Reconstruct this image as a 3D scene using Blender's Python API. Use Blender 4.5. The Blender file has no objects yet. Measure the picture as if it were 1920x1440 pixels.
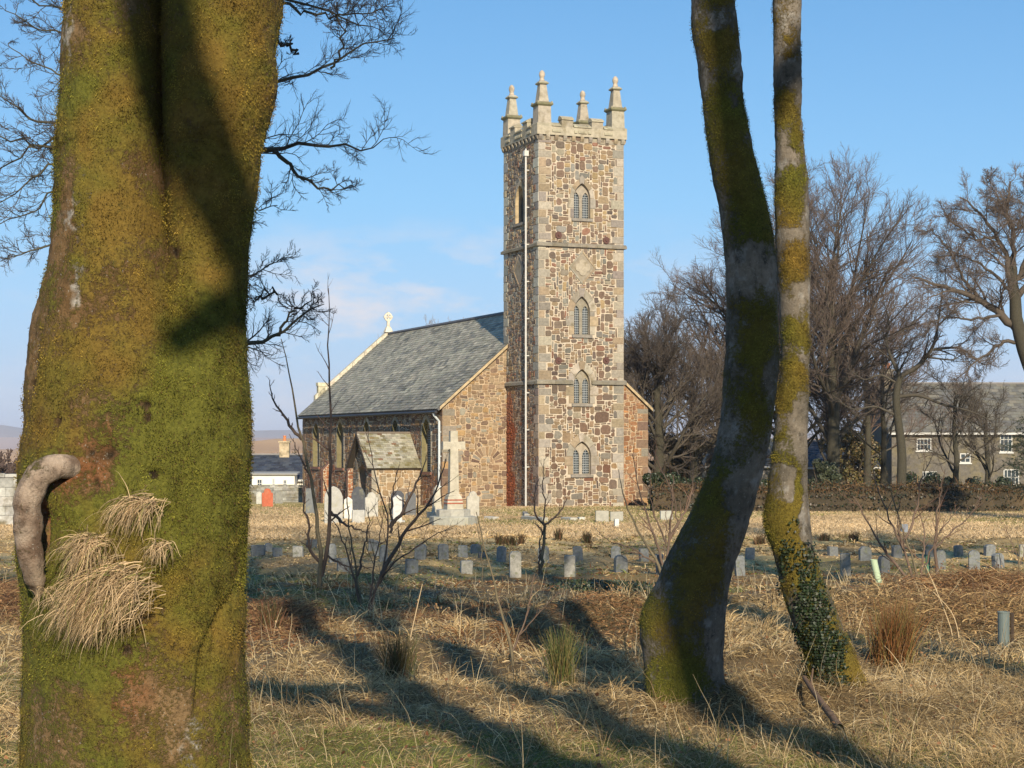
import bpy, math, random
import numpy as np
from mathutils import Vector, geometry as mgeo
random.seed(7)
SC = bpy.context.scene
COL = SC.collection
# ------------------------------------------------------------ camera, sky, sun
F, CX, HZ, EYE = 3400.0, 960.0, 828.0, 1.65        # focal length and horizon of the photograph (px of 1920), eye height
cam_d = bpy.data.cameras.new('camera'); cam = bpy.data.objects.new('camera', cam_d); COL.objects.link(cam)
cam_d.sensor_width = 36.0; cam_d.lens = 36.0*F/1920.0
cam_d.shift_y = (HZ-720.0)/1920.0
cam_d.clip_start = 0.05; cam_d.clip_end = 30000
cam.location = (0, 0, EYE); cam.rotation_euler = (math.radians(90), 0, 0)
SC.camera = cam
SUN_EL, SUN_AZ = math.radians(25.0), math.radians(180-9.5)      # azimuth measured from +Y towards +X
world = bpy.data.worlds.new('World'); SC.world = world; world.use_nodes = True
wn = world.node_tree; wn.nodes.clear()
def wnode(t, **kw):
    n = wn.nodes.new(t)
    for k, v in kw.items(): setattr(n, k, v)
    return n
sky = wnode('ShaderNodeTexSky', sky_type='NISHITA', sun_disc=False)
sky.sun_elevation = SUN_EL; sky.sun_rotation = SUN_AZ; sky.altitude = 400; sky.air_density = 1.0; sky.dust_density = 0.35; sky.ozone_density = 2.0
bg = wnode('ShaderNodeBackground'); bg.inputs['Strength'].default_value = 0.075
wo = wnode('ShaderNodeOutputWorld')
# thin clouds low over the horizon, laid out by direction
tc = wnode('ShaderNodeTexCoord'); sep = wnode('ShaderNodeSeparateXYZ')
wn.links.new(tc.outputs['Generated'], sep.inputs[0])
comb = wnode('ShaderNodeCombineXYZ')
az = wnode('ShaderNodeMath', operation='ARCTAN2'); wn.links.new(sep.outputs['X'], az.inputs[0]); wn.links.new(sep.outputs['Y'], az.inputs[1])
zs = wnode('ShaderNodeMath', operation='MULTIPLY'); zs.inputs[1].default_value = 2.6; wn.links.new(sep.outputs['Z'], zs.inputs[0])
wn.links.new(az.outputs[0], comb.inputs['X']); wn.links.new(zs.outputs[0], comb.inputs['Y'])
nz = wnode('ShaderNodeTexNoise'); nz.inputs['Scale'].default_value = 13.0; nz.inputs['Detail'].default_value = 8.0; nz.inputs['Roughness'].default_value = 0.58
wn.links.new(comb.outputs[0], nz.inputs['Vector'])
cr = wnode('ShaderNodeValToRGB'); cr.color_ramp.elements[0].position = 0.47; cr.color_ramp.elements[1].position = 0.62
wn.links.new(nz.outputs['Fac'], cr.inputs['Fac'])
band = wnode('ShaderNodeValToRGB'); e = band.color_ramp.elements
e[0].position = 0.0; e[0].color = (0, 0, 0, 1); e[1].position = 0.03; e[1].color = (1, 1, 1, 1)
e2 = band.color_ramp.elements.new(0.085); e2.color = (1, 1, 1, 1); e3 = band.color_ramp.elements.new(0.125); e3.color = (0, 0, 0, 1)
wn.links.new(sep.outputs['Z'], band.inputs['Fac'])
bx_ = wnode('ShaderNodeValToRGB'); e = bx_.color_ramp.elements      # the cloud bank stands left of the tower
xm = wnode('ShaderNodeMath', operation='ADD'); xm.inputs[1].default_value = 0.5; wn.links.new(az.outputs[0], xm.inputs[0])
e[0].position = 0.33; e[0].color = (0.25, 0.25, 0.25, 1); e[1].position = 0.40; e[1].color = (1, 1, 1, 1)
q = e.new(0.52); q.color = (1, 1, 1, 1); q = e.new(0.60); q.color = (0.22, 0.22, 0.22, 1)
wn.links.new(xm.outputs[0], bx_.inputs['Fac'])
m1 = wnode('ShaderNodeMath', operation='MULTIPLY'); wn.links.new(cr.outputs['Color'], m1.inputs[0]); wn.links.new(band.outputs['Color'], m1.inputs[1])
m2 = wnode('ShaderNodeMath', operation='MULTIPLY'); wn.links.new(m1.outputs[0], m2.inputs[0]); wn.links.new(bx_.outputs['Color'], m2.inputs[1])
m3 = wnode('ShaderNodeMath', operation='MULTIPLY'); wn.links.new(m2.outputs[0], m3.inputs[0]); m3.inputs[1].default_value = 0.85
hz_ = wnode('ShaderNodeMapRange'); hz_.inputs['From Min'].default_value = 0.0; hz_.inputs['From Max'].default_value = 0.30; hz_.inputs['To Min'].default_value = 0.92; hz_.inputs['To Max'].default_value = 0.35
wn.links.new(sep.outputs['Z'], hz_.inputs['Value'])
hcol = wnode('ShaderNodeValToRGB'); e = hcol.color_ramp.elements      # colour of the air by height above the horizon
e[0].position = 0.0; e[0].color = (0.50, 0.60, 0.80, 1); e[1].position = 0.26; e[1].color = (0.12, 0.39, 0.92, 1)
q = e.new(0.06); q.color = (0.38, 0.60, 0.92, 1); q = e.new(0.13); q.color = (0.25, 0.56, 0.98, 1)
wn.links.new(sep.outputs['Z'], hcol.inputs['Fac'])
hsc = wnode('ShaderNodeVectorMath', operation='SCALE'); hsc.inputs['Scale'].default_value = 10.0; wn.links.new(hcol.outputs['Color'], hsc.inputs[0])
hs = wnode('ShaderNodeHueSaturation'); hs.inputs['Hue'].default_value = 0.485; hs.inputs['Saturation'].default_value = 1.15; hs.inputs['Value'].default_value = 1.0
wn.links.new(sky.outputs[0], hs.inputs['Color'])
mixc = wnode('ShaderNodeMix', data_type='RGBA'); mixc.inputs['B'].default_value = (7.6, 7.5, 8.0, 1)
mixh = wnode('ShaderNodeMix', data_type='RGBA'); wn.links.new(hz_.outputs[0], mixh.inputs['Factor']); wn.links.new(hs.outputs[0], mixh.inputs['A']); wn.links.new(hsc.outputs[0], mixh.inputs['B'])
wn.links.new(m3.outputs[0], mixc.inputs['Factor']); wn.links.new(mixh.outputs['Result'], mixc.inputs['A'])
wn.links.new(mixc.outputs['Result'], bg.inputs['Color']); wn.links.new(bg.outputs[0], wo.inputs['Surface'])
sun_d = bpy.data.lights.new('sun', 'SUN'); sun_d.energy = 5.0; sun_d.angle = math.radians(0.5); sun_d.color = (1.0, 0.86, 0.66)
sun = bpy.data.objects.new('sun', sun_d); COL.objects.link(sun)
to_sun = Vector((math.sin(SUN_AZ)*math.cos(SUN_EL), math.cos(SUN_AZ)*math.cos(SUN_EL), math.sin(SUN_EL)))
sun.rotation_euler = to_sun.to_track_quat('Z', 'Y').to_euler(); sun.location = (6, -20, 30)
SC.view_settings.view_transform = 'Standard'; SC.view_settings.look = 'None'; SC.view_settings.exposure = 0.5; SC.view_settings.gamma = 1.0
SC.cycles.max_bounces = 5; SC.cycles.diffuse_bounces = 2; SC.cycles.transparent_max_bounces = 6; SC.cycles.volume_bounces = 0
SC.cycles.use_denoising = True

# ------------------------------------------------------------ helpers
def P(px, py, D): return ((px-CX)*D/F, D, EYE+(HZ-py)*D/F)      # photograph pixel + distance -> world point
OFF = {}
def tag(o, label=None, cat=None, group=None, kind=None):
    for k, v in (('label', label), ('category', cat), ('group', group), ('kind', kind)):
        if v: o[k] = v
    return o
def empty(name, loc, label=None, cat=None, group=None):
    o = bpy.data.objects.new(name, None); COL.objects.link(o); o.location = loc; o.empty_display_size = 0.3
    OFF[o] = np.array(loc, float); return tag(o, label, cat, group)
def link(name, me, parent=None, mats=()):
    for m in (mats if isinstance(mats, (list, tuple)) else [mats]): me.materials.append(m)
    o = bpy.data.objects.new(name, me); COL.objects.link(o)
    if parent is not None:
        o.parent = parent; OFF[o] = OFF[parent]
    return o
def np_obj(name, verts, faces, mats, parent=None, col=None, smooth=False, midx=None, loc=None, attrs=None):
    """verts (N,3) world; faces (M,k) array or list of arrays with differing k"""
    verts = np.asarray(verts, float)
    base = OFF[parent] if parent is not None else (np.array(loc, float) if loc is not None else np.zeros(3))
    if parent is not None or loc is not None: verts = verts-base
    if not isinstance(faces, list): faces = [faces]
    faces = [np.asarray(f, np.int32) for f in faces if len(f)]
    me = bpy.data.meshes.new(name)
    me.vertices.add(len(verts)); me.vertices.foreach_set('co', verts.astype(np.float32).ravel())
    loops = np.concatenate([f.ravel() for f in faces]); tot = np.concatenate([np.full(len(f), f.shape[1], np.int32) for f in faces])
    start = np.concatenate([[0], np.cumsum(tot)[:-1]]).astype(np.int32)
    me.loops.add(len(loops)); me.loops.foreach_set('vertex_index', loops)
    me.polygons.add(len(tot)); me.polygons.foreach_set('loop_start', start)
    me.update(calc_edges=True)
    if smooth: me.polygons.foreach_set('use_smooth', np.ones(len(tot), bool))
    else: me.polygons.foreach_set('use_smooth', np.zeros(len(tot), bool))
    if midx is not None: me.polygons.foreach_set('material_index', np.asarray(midx, np.int32))
    if col is not None:
        col = np.asarray(col, float)
        if col.shape[1] == 3: col = np.concatenate([col, np.ones((len(col), 1))], 1)
        a = me.attributes.new('Col', 'FLOAT_COLOR', 'POINT'); a.data.foreach_set('color', col.astype(np.float32).ravel())
    for k, v in (attrs or {}).items():
        a = me.attributes.new(k, 'FLOAT', 'POINT'); a.data.foreach_set('value', np.asarray(v, np.float32))
    o = link(name, me, parent, mats)
    if parent is None and loc is not None: o.location = tuple(loc)
    OFF[o] = base
    return o
class MB:
    """collects polygons with a colour and a material slot, then links them as one mesh"""
    def __init__(s): s.v = []; s.f = []; s.c = []; s.m = []; s.cur = (0.5, 0.5, 0.5); s.mi = 0
    def poly(s, pts, c=None):
        i = len(s.v); s.v += [tuple(p) for p in pts]; s.c += [c or s.cur]*len(pts); s.f.append(list(range(i, i+len(pts)))); s.m.append(s.mi)
    def box(s, o, ax, ay, az, c=None):
        """box from corner o along three edge vectors"""
        o = Vector(o); ax = Vector(ax); ay = Vector(ay); az = Vector(az)
        if ax.cross(ay).dot(az) < 0: ax, ay = ay, ax
        p = [o, o+ax, o+ax+ay, o+ay]; p += [q+az for q in p]; i = len(s.v)
        s.v += [tuple(q) for q in p]; s.c += [c or s.cur]*8
        for f in ((3, 2, 1, 0), (4, 5, 6, 7), (0, 1, 5, 4), (1, 2, 6, 5), (2, 3, 7, 6), (3, 0, 4, 7)): s.f.append([i+k for k in f]); s.m.append(s.mi)
    def cbox(s, c0, hx, hy, hz, c=None, rz=0.0):
        """box centred on c0 (base at z) half sizes"""
        ca, sa = math.cos(rz), math.sin(rz); ex = Vector((ca, sa, 0)); ey = Vector((-sa, ca, 0))
        o = Vector(c0)-ex*hx-ey*hy; s.box(o, ex*2*hx, ey*2*hy, Vector((0, 0, hz)), c)
    def frustum(s, c0, h, a0, a1, ex, ey, c=None, cap=True):
        """square frustum base centre c0, half sizes a0 -> a1"""
        c0 = Vector(c0); up = Vector((0, 0, h)); i = len(s.v)
        for z, a in ((Vector((0, 0, 0)), a0), (up, a1)):
            for sx, sy in ((-1, -1), (1, -1), (1, 1), (-1, 1)): s.v.append(tuple(c0+z+ex*(sx*a)+ey*(sy*a)))
        s.c += [c or s.cur]*8
        fs = [(0, 1, 5, 4), (1, 2, 6, 5), (2, 3, 7, 6), (3, 0, 4, 7)]+([(4, 5, 6, 7), (3, 2, 1, 0)] if cap else [])
        for f in fs: s.f.append([i+k for k in f]); s.m.append(s.mi)
    def ring(s, rings, c=None, cap=True):
        """loft of equal-length point rings"""
        i = len(s.v); n = len(rings[0])
        for r in rings: s.v += [tuple(p) for p in r]
        s.c += [c or s.cur]*(n*len(rings))
        for k in range(len(rings)-1):
            for j in range(n):
                a, b = i+k*n+j, i+k*n+(j+1) % n; s.f.append([a, b, b+n, a+n]); s.m.append(s.mi)
        if cap:
            s.f.append([i+j for j in range(n)][::-1]); s.m.append(s.mi); s.f.append([i+(len(rings)-1)*n+j for j in range(n)]); s.m.append(s.mi)
    def prism(s, pts2, frame, d0, d1, c=None):
        """2-D polygon (a,b) on a wall frame from depth d0 to d1 along the normal"""
        lo = [frame(a, b, d0) for a, b in pts2]; hi = [frame(a, b, d1) for a, b in pts2]; s.ring([lo, hi], c)
    def tube(s, pts, rads, k=8, c=None):
        pts = [Vector(p) for p in pts]; rings = []
        for j, p in enumerate(pts):
            t = (pts[min(j+1, len(pts)-1)]-pts[max(j-1, 0)]).normalized(); ref = Vector((0, 0, 1)) if abs(t.z) < 0.9 else Vector((1, 0, 0))
            a = t.cross(ref).normalized(); b = t.cross(a); r = rads[j] if hasattr(rads, '__len__') else rads
            rings.append([p+a*(r*math.cos(2*math.pi*q/k))+b*(r*math.sin(2*math.pi*q/k)) for q in range(k)])
        s.ring(rings, c)
    def build(s, name, mats, parent=None, smooth=False, loc=None):
        by = {}
        for j, f in enumerate(s.f): by.setdefault(len(f), []).append(j)
        faces = [np.array([s.f[j] for j in js]) for js in by.values()]; mi = np.concatenate([[s.m[j] for j in js] for js in by.values()])
        return np_obj(name, np.array(s.v), faces, mats, parent, np.array(s.c), smooth, mi, loc)

# noise -------------------------------------------------------------
_perm = np.random.RandomState(3).rand(4096)
def _h(i, j, k): return _perm[(i*374761+j*668265+k*2147483+(i*j) % 977+(j*k) % 1013) & 4095]
def vnoise(p, s=1.0):
    p = np.asarray(p, float)*s; i = np.floor(p).astype(np.int64); f = p-i; f = f*f*(3-2*f)
    x, y, z = i[..., 0], i[..., 1], i[..., 2]; r = 0
    for a in (0, 1):
        for b in (0, 1):
            for c in (0, 1):
                w = (f[..., 0] if a else 1-f[..., 0])*(f[..., 1] if b else 1-f[..., 1])*(f[..., 2] if c else 1-f[..., 2])
                r = r+w*_h(x+a, y+b, z+c)
    return r*2-1
def fbm(p, s=1.0, o=4, g=0.5):
    p = np.asarray(p, float); t = 0; a = 1.0; n = 0
    for k in range(o): t = t+a*vnoise(p+17.3*k, s); n += a; a *= g; s *= 2.03
    return t/n
def n2(x, y, s, o=3, seed=0.0):
    x = np.asarray(x, float); return fbm(np.stack([x, np.asarray(y, float), np.full_like(x, seed)], -1), s, o)

def J(c, lo=.85, hi=1.15, rr=random):
    k = rr.uniform(lo, hi); return tuple(min(1, x*k*rr.uniform(.985, 1.015)) for x in c)
# materials ---------------------------------------------------------
def mat(name, base=(0.5, 0.5, 0.5), rough=0.9, attr=False, var=0.25, vscale=8.0, bump=0.0, bscale=40.0, bdist=0.01, spec=0.3, tint2=None, tscale=1.0, tpos=(0.45, 0.62), trans=0.0, detail=5.0, metallic=0.0):
    """one material: attribute or flat colour, broken up by two noises, optional second colour in patches, bump"""
    m = bpy.data.materials.new(name); m.use_nodes = True; nt = m.node_tree; nt.nodes.clear(); N = nt.nodes.new; L = nt.links.new
    out = N('ShaderNodeOutputMaterial'); bs = N('ShaderNodeBsdfPrincipled'); L(bs.outputs[0], out.inputs['Surface'])
    bs.inputs['Roughness'].default_value = rough; bs.inputs['Specular IOR Level'].default_value = spec; bs.inputs['Metallic'].default_value = metallic
    g = N('ShaderNodeNewGeometry')
    if attr:
        a = N('ShaderNodeAttribute'); a.attribute_name = 'Col'; src = a.outputs['Color']
    else:
        a = N('ShaderNodeRGB'); a.outputs[0].default_value = (*base, 1); src = a.outputs[0]
    if tint2:
        n = N('ShaderNodeTexNoise'); n.inputs['Scale'].default_value = tscale; n.inputs['Detail'].default_value = 6; n.inputs['Roughness'].default_value = 0.62; L(g.outputs['Position'], n.inputs['Vector'])
        r = N('ShaderNodeMapRange'); r.inputs['From Min'].default_value = tpos[0]; r.inputs['From Max'].default_value = tpos[1]; L(n.outputs['Fac'], r.inputs['Value'])
        mx = N('ShaderNodeMix'); mx.data_type = 'RGBA'; mx.inputs['B'].default_value = (*tint2, 1); L(r.outputs[0], mx.inputs['Factor']); L(src, mx.inputs['A']); src = mx.outputs['Result']
    if var:
        n = N('ShaderNodeTexNoise'); n.inputs['Scale'].default_value = vscale; n.inputs['Detail'].default_value = detail; n.inputs['Roughness'].default_value = 0.65; L(g.outputs['Position'], n.inputs['Vector'])
        r = N('ShaderNodeMapRange'); r.inputs['From Min'].default_value = 0.25; r.inputs['From Max'].default_value = 0.75
        r.inputs['To Min'].default_value = 1-var; r.inputs['To Max'].default_value = 1+var; L(n.outputs['Fac'], r.inputs['Value'])
        mv = N('ShaderNodeVectorMath'); mv.operation = 'SCALE'; L(src, mv.inputs[0]); L(r.outputs[0], mv.inputs['Scale']); src = mv.outputs[0]
    L(src, bs.inputs['Base Color'])
    if bump:
        n = N('ShaderNodeTexNoise'); n.inputs['Scale'].default_value = bscale; n.inputs['Detail'].default_value = 6; n.inputs['Roughness'].default_value = 0.65; L(g.outputs['Position'], n.inputs['Vector'])
        b = N('ShaderNodeBump'); b.inputs['Strength'].default_value = bump; b.inputs['Distance'].default_value = bdist; L(n.outputs['Fac'], b.inputs['Height']); L(b.outputs[0], bs.inputs['Normal'])
    if trans:
        t = N('ShaderNodeBsdfTranslucent'); L(src, t.inputs['Color']); ms = N('ShaderNodeMixShader'); ms.inputs[0].default_value = trans
        L(bs.outputs[0], ms.inputs[1]); L(t.outputs[0], ms.inputs[2]); L(ms.outputs[0], out.inputs['Surface'])
    return m

# ------------------------------------------------------------ ground
PROF = np.array([(-400, 2.0), (-40, 0.5), (0, 0.0), (8, 0.0), (12.4, -.2), (20, -.62), (30, -1.0), (38, -1.17), (50, -1.32), (66, -1.4), (87, -1.47), (100, -1.8), (113, -2.15), (130, -2.7),
                 (160, -3.6), (300, -11), (500, -16), (800, -9), (1150, 3.2), (1500, 1.0), (2600, -30), (4000, -60), (20000, -400)])
MOUNDS = [(0.95, 21.5, 1.15, 1.5, 0.42), (5.0, 26.0, 3.2, 2.4, 0.40), (-4.2, 30.0, 3.0, 3.0, 0.25), (7.2, 22.0, 3.0, 2.4, 0.30), (1.25, 12.6, 0.75, 0.7, 0.14), (2.4, 13.1, 0.8, 0.7, 0.12),
          (2.6, 17.0, 1.5, 1.1, 0.16), (-1.3, 17.5, 1.4, 1.2, 0.14)]
def gz(x, y):
    x = np.asarray(x, float); y = np.asarray(y, float)
    z = np.interp(y, PROF[:, 0], PROF[:, 1])
    right = np.clip((x-4)/20, 0, 1)*np.clip((y-90)/40, 0, 1)*np.clip((400-y)/200, 0, 1)      # the land holds its height behind the right-hand bank
    z = z*(1-right)+right*(-2.0+0.0*z)
    near = np.clip((78-y)/25, 0, 1)
    amp = near*np.clip((y-2)/8, 0, 1)
    z = z+amp*(0.11*n2(x, y, 0.33, 3, 1.0)+0.10*n2(x, y, 1.0, 3, 5.0)+0.04*n2(x, y, 2.6, 2, 8.0))
    z = z+(1-near)*0.03*n2(x, y, 0.25, 2, 3.0)
    for mx, my, sx, sy, h in MOUNDS: z = z+h*np.exp(-((x-mx)/sx)**2-((y-my)/sy)**2)
    far = np.clip((y-200)/600, 0, 1)
    z = z+far*3.0*n2(x, y, 0.003, 3, 2.0)
    z = z-np.clip((y-700)/400, 0, 1)*np.clip((1700-y)/300, 0, 1)*np.clip((-150-x)/90, 0, 1)*9.0      # the near moor drops away on the left
    return z
def gpt(px, py, dmin=5.0):
    """where the ray through a photograph pixel meets the ground"""
    d = np.concatenate([np.arange(dmin, 60, 0.05), np.arange(60, 200, 0.2)]); x = (px-CX)*d/F; z = EYE+(HZ-py)*d/F
    k = np.argmax(z < gz(x, d)); return (float(x[k]), float(d[k]), float(gz(x[k], d[k])))
ys = np.concatenate([np.arange(-60, 4, 2.0), np.arange(4, 32, 0.14), np.arange(32, 60, 0.3), np.arange(60, 130, 0.8), np.geomspace(131, 14000, 110)])
uu = np.linspace(-1, 1, 321); us = np.sign(uu)*(0.16*np.abs(uu)+0.84*np.abs(uu)**3)
W = 26+1.6*np.abs(ys)
GX = us[None, :]*W[:, None]; GY = np.repeat(ys[:, None], len(us), 1); GZ = gz(GX, GY)
nr, ncl = GX.shape; idx = np.arange(nr*ncl).reshape(nr, ncl)
quads = np.stack([idx[:-1, :-1], idx[:-1, 1:], idx[1:, 1:], idx[1:, :-1]], -1).reshape(-1, 4)
STRAW = np.array((0.28, 0.18, 0.07)); PALE = np.array((0.55, 0.40, 0.18)); GREEN = np.array((0.13, 0.15, 0.035)); RUST = np.array((0.25, 0.115, 0.045)); EARTH = np.array((0.055, 0.038, 0.018))
def mixc3(a, b, t): t = np.clip(t, 0, 1)[..., None]; return a*(1-t)+b*t
def green_at(x, y): return np.clip((n2(x, y, 0.22, 4, 9.0)+0.05)*3.0, 0, 1)
def rust_at(x, y): return np.clip((n2(x, y, 0.30, 3, 14.0)-0.12)*4.0, 0, 1)*np.clip((y-13)/6, 0, 1)*np.clip((50-y)/10, 0, 1)
fx, fy = GX.ravel(), GY.ravel()
gc = mixc3(np.broadcast_to(EARTH, (len(fx), 3)), STRAW, 0.35+0.3*n2(fx, fy, 0.9, 3, 7.0))
gc = mixc3(gc, GREEN, green_at(fx, fy)*0.5)
churchy = np.clip((fy-36)/10, 0, 1)
lawn = mixc3(mixc3(np.broadcast_to(PALE, (len(fx), 3)), STRAW, 0.5+1.2*n2(fx, fy, 0.35, 3, 6.0)), GREEN*1.5, np.clip(1.6*n2(fx, fy, 0.16, 4, 11.0)+0.9*np.clip((fy-66)/12, 0, 1)-0.45, 0, 0.6))
gc = mixc3(gc, lawn, churchy)
far = np.clip((fy-140)/60, 0, 1)
moor = mixc3(mixc3(np.broadcast_to(np.array((0.50, 0.30, 0.13)), (len(fx), 3)), np.array((0.20, 0.10, 0.05)), 0.25+1.4*n2(fx, fy*0.35, 0.012, 4, 21.0)), np.array((0.16, 0.08, 0.05)), np.clip((900-fy)/300, 0, 1)*0.6)
gc = mixc3(gc, moor, far)
M_ground = mat('ground_turf', attr=True, var=0.35, vscale=6.0, bump=0.6, bscale=30, bdist=0.02, detail=7)
g = np_obj('ground', np.stack([fx, fy, GZ.ravel()], -1), quads, M_ground, col=gc, smooth=True); tag(g, kind='structure')
# far hills beyond the moor
def hill_band(name, D, pts, colA, colB):
    xs = np.linspace(-1500, 3500, 260); top = np.interp(xs, [p[0] for p in pts], [p[1] for p in pts]); rows = []
    X = (xs-CX)*D/F; Zt = EYE+(HZ-top)*D/F+D*0.0006*n2(xs, xs*0, 0.01, 4, D)
    prof = [(1, 0), (.96, .55), (.9, .8), (.8, 1.0), (.6, .85), (.2, 0)]
    V = []; n = len(xs)
    for k, (f_, h_) in enumerate([(0.72, 0.0), (0.82, 0.35), (0.9, 0.7), (1.0, 1.0), (1.12, 0.9), (1.3, 0.0)]):
        V.append(np.stack([X*f_, np.full(n, D*f_), -120+(Zt+120)*h_+ (10*n2(X*0.01, xs*0+k, 0.9, 3, k) if 0 < h_ < 1 else 0)], -1))
    V = np.concatenate(V); id_ = np.arange(6*n).reshape(6, n); q_ = np.stack([id_[:-1, :-1], id_[:-1, 1:], id_[1:, 1:], id_[1:, :-1]], -1).reshape(-1, 4)
    c = mixc3(np.broadcast_to(np.array(colA), (len(V), 3)), np.array(colB), 0.5+1.5*n2(V[:, 0], V[:, 1]*0.5+V[:, 2]*6, 0.004, 4, 3.0))
    o = np_obj(name, V, q_, M_hill, col=c, smooth=True); return tag(o, kind='structure')
M_hill = mat('moorland', attr=True, var=0.12, vscale=0.01)
hill_band('hills', 4200, [(-1500, 818), (-200, 820), (60, 819), (300, 818), (560, 822), (900, 824), (3500, 820)], (0.46, 0.32, 0.24), (0.34, 0.21, 0.15))
hill_band('hills', 6800, [(-1500, 806), (-200, 800), (0, 797), (60, 806), (260, 805), (480, 808), (560, 806), (700, 812), (3500, 812)], (0.15, 0.11, 0.08), (0.30, 0.20, 0.14))
# ------------------------------------------------------------ church
U = Vector((math.cos(math.radians(22)), math.sin(math.radians(22)), 0)); Vd = Vector((-U.y, U.x, 0)); UP = Vector((0, 0, 1))
P0 = Vector((50*87/F, 87.0, 0.0)); TW = 4.5; ZB = -1.75
def C(t, s, z): return P0+U*t+Vd*s+UP*z
M_stone = mat('rubble_stone', attr=True, var=0.30, vscale=9.0, bump=0.5, bscale=25, bdist=0.02)
M_mortar = mat('lime_mortar', attr=True, var=0.30, vscale=3.0, bump=0.4, bscale=60, bdist=0.01)
M_gran = mat('dressed_granite', attr=True, var=0.28, vscale=5.0, bump=0.4, bscale=30, bdist=0.015, tint2=(0.17, 0.14, 0.08), tscale=2.2, tpos=(0.52, 0.75))
M_glass = mat('dark_glass', (0.035, 0.05, 0.06), rough=0.12, var=0.3, vscale=6, spec=0.6)
M_lead = mat('lattice_bars', (0.34, 0.36, 0.36), rough=0.6, var=0.15)
M_slate = mat('slate', attr=True, rough=0.62, var=0.22, vscale=3.0, spec=0.35, bump=0.3, bscale=18, bdist=0.01)
M_pipe = mat('painted_pipe', (0.52, 0.52, 0.49), rough=0.5, var=0.12, vscale=4)
M_wood = mat('dark_timber', (0.05, 0.035, 0.025), rough=0.8, var=0.3)
M_iron = mat('rusty_iron', (0.10, 0.05, 0.04), rough=0.8, var=0.3, vscale=20)
R = random.Random(11)
BROWN = [((0.165, 0.105, 0.07), 3), ((0.22, 0.15, 0.09), 3), ((0.15, 0.11, 0.08), 2), ((0.18, 0.16, 0.13), 2.4), ((0.26, 0.175, 0.09), 1.6), ((0.11, 0.08, 0.062), 1.5), ((0.25, 0.205, 0.145), 1.4), ((0.19, 0.095, 0.06), 1)]
TAN = [((0.26, 0.17, 0.10), 3), ((0.30, 0.22, 0.14), 3), ((0.20, 0.135, 0.09), 2), ((0.27, 0.24, 0.19), 2), ((0.33, 0.21, 0.10), 1.5), ((0.17, 0.11, 0.08), 1.3)]
RED = [((0.22, 0.10, 0.06), 3), ((0.28, 0.16, 0.08), 2.5), ((0.30, 0.14, 0.06), 1.6), ((0.19, 0.12, 0.08), 2), ((0.24, 0.19, 0.14), 1)]
GRAN = [((0.36, 0.32, 0.25), 3), ((0.30, 0.27, 0.22), 2), ((0.33, 0.26, 0.17), 2), ((0.24, 0.21, 0.18), 1)]
def pick(pal):
    w = R.random()*sum(x[1] for x in pal)
    for c, k in pal:
        w -= k
        if w <= 0: break
    b = .84*(1+R.uniform(-.22, .22)); return tuple(min(1, x*b*(1+R.uniform(-.02, .02))) for x in c)
def inside(poly, a, b):
    r = False; j = len(poly)-1
    for i in range(len(poly)):
        if (poly[i][1] > b) != (poly[j][1] > b) and a < (poly[j][0]-poly[i][0])*(b-poly[i][1])/(poly[j][1]-poly[i][1])+poly[i][0]: r = not r
        j = i
    return r
def arch(ca, b0, w, spring, rise, n=7, grow=0.0):
    """pointed-arch outline, half width w"""
    w = w+grow; rise = rise+grow*1.25; Rr = (w*w+rise*rise)/(2*w); th = math.asin(min(1, rise/Rr)); pts = [(ca-w, b0-grow*0), (ca+w, b0-grow*0)]
    for k in range(n+1): pts.append((ca+w-Rr+Rr*math.cos(th*k/n), spring+Rr*math.sin(th*k/n)))
    for k in range(n-1, -1, -1): pts.append((ca-(w-Rr+Rr*math.cos(th*k/n)), spring+Rr*math.sin(th*k/n)))
    return pts
WB = np.random.RandomState(2).rand(64, 64)
def wobble(a, b):
    def s(u, v, o): i, j = int(math.floor(u)), int(math.floor(v)); f, g_ = u-i, v-j; w = lambda p, q: WB[(p+o) & 63, (q+o*3) & 63]; return (w(i, j)*(1-f)+w(i+1, j)*f)*(1-g_)+(w(i, j+1)*(1-f)+w(i+1, j+1)*f)*g_-.5
    return a+.085*s(a*2.9, b*2.9, 3), b+.11*s(a*1.9, b*2.6, 11)
def stone(mb, fr, pts, c, d=0.022, inset=0.02, wob=None):
    """proud stone: polygon (a,b), chamfered edge"""
    ca = sum(p[0] for p in pts)/len(pts); cb = sum(p[1] for p in pts)/len(pts)
    if wob: ca, cb = wob(ca, cb)
    i = len(mb.v); n = len(pts); tlt = R.uniform(-.006, .006)
    sz = max(0.03, min(max(p[0] for p in pts)-min(p[0] for p in pts), max(p[1] for p in pts)-min(p[1] for p in pts))); ks = 1-min(0.6, inset*2/sz)
    pts = [wob(a, b) for a, b in pts] if wob else pts
    for a, b in pts: mb.v.append(tuple(fr(a, b, -0.004)))
    for a, b in pts: mb.v.append(tuple(fr(ca+(a-ca)*ks, cb+(b-cb)*ks, d+tlt)))
    mb.c += [c]*(2*n)
    for j in range(n): k = (j+1) % n; mb.f.append([i+j, i+k, i+n+k, i+n+j]); mb.m.append(0)
    mb.f.append([i+n+j for j in range(n)]); mb.m.append(0)
def rough(a0, b0, a1, b1, rnd=0.28, jit=0.012):
    w, h = a1-a0, b1-b0; q = min(w, h)*rnd; j = lambda: R.uniform(-jit, jit); e = lambda: q*R.uniform(.3, 1.2)
    return [(a0+e(), b0+j()), (a1-e(), b0+j()), (a1+j(), b0+e()), (a1+j(), b1-e()), (a1-e(), b1+j()), (a0+e(), b1+j()), (a0+j(), b1-e()), (a0+j(), b0+e())]
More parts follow.
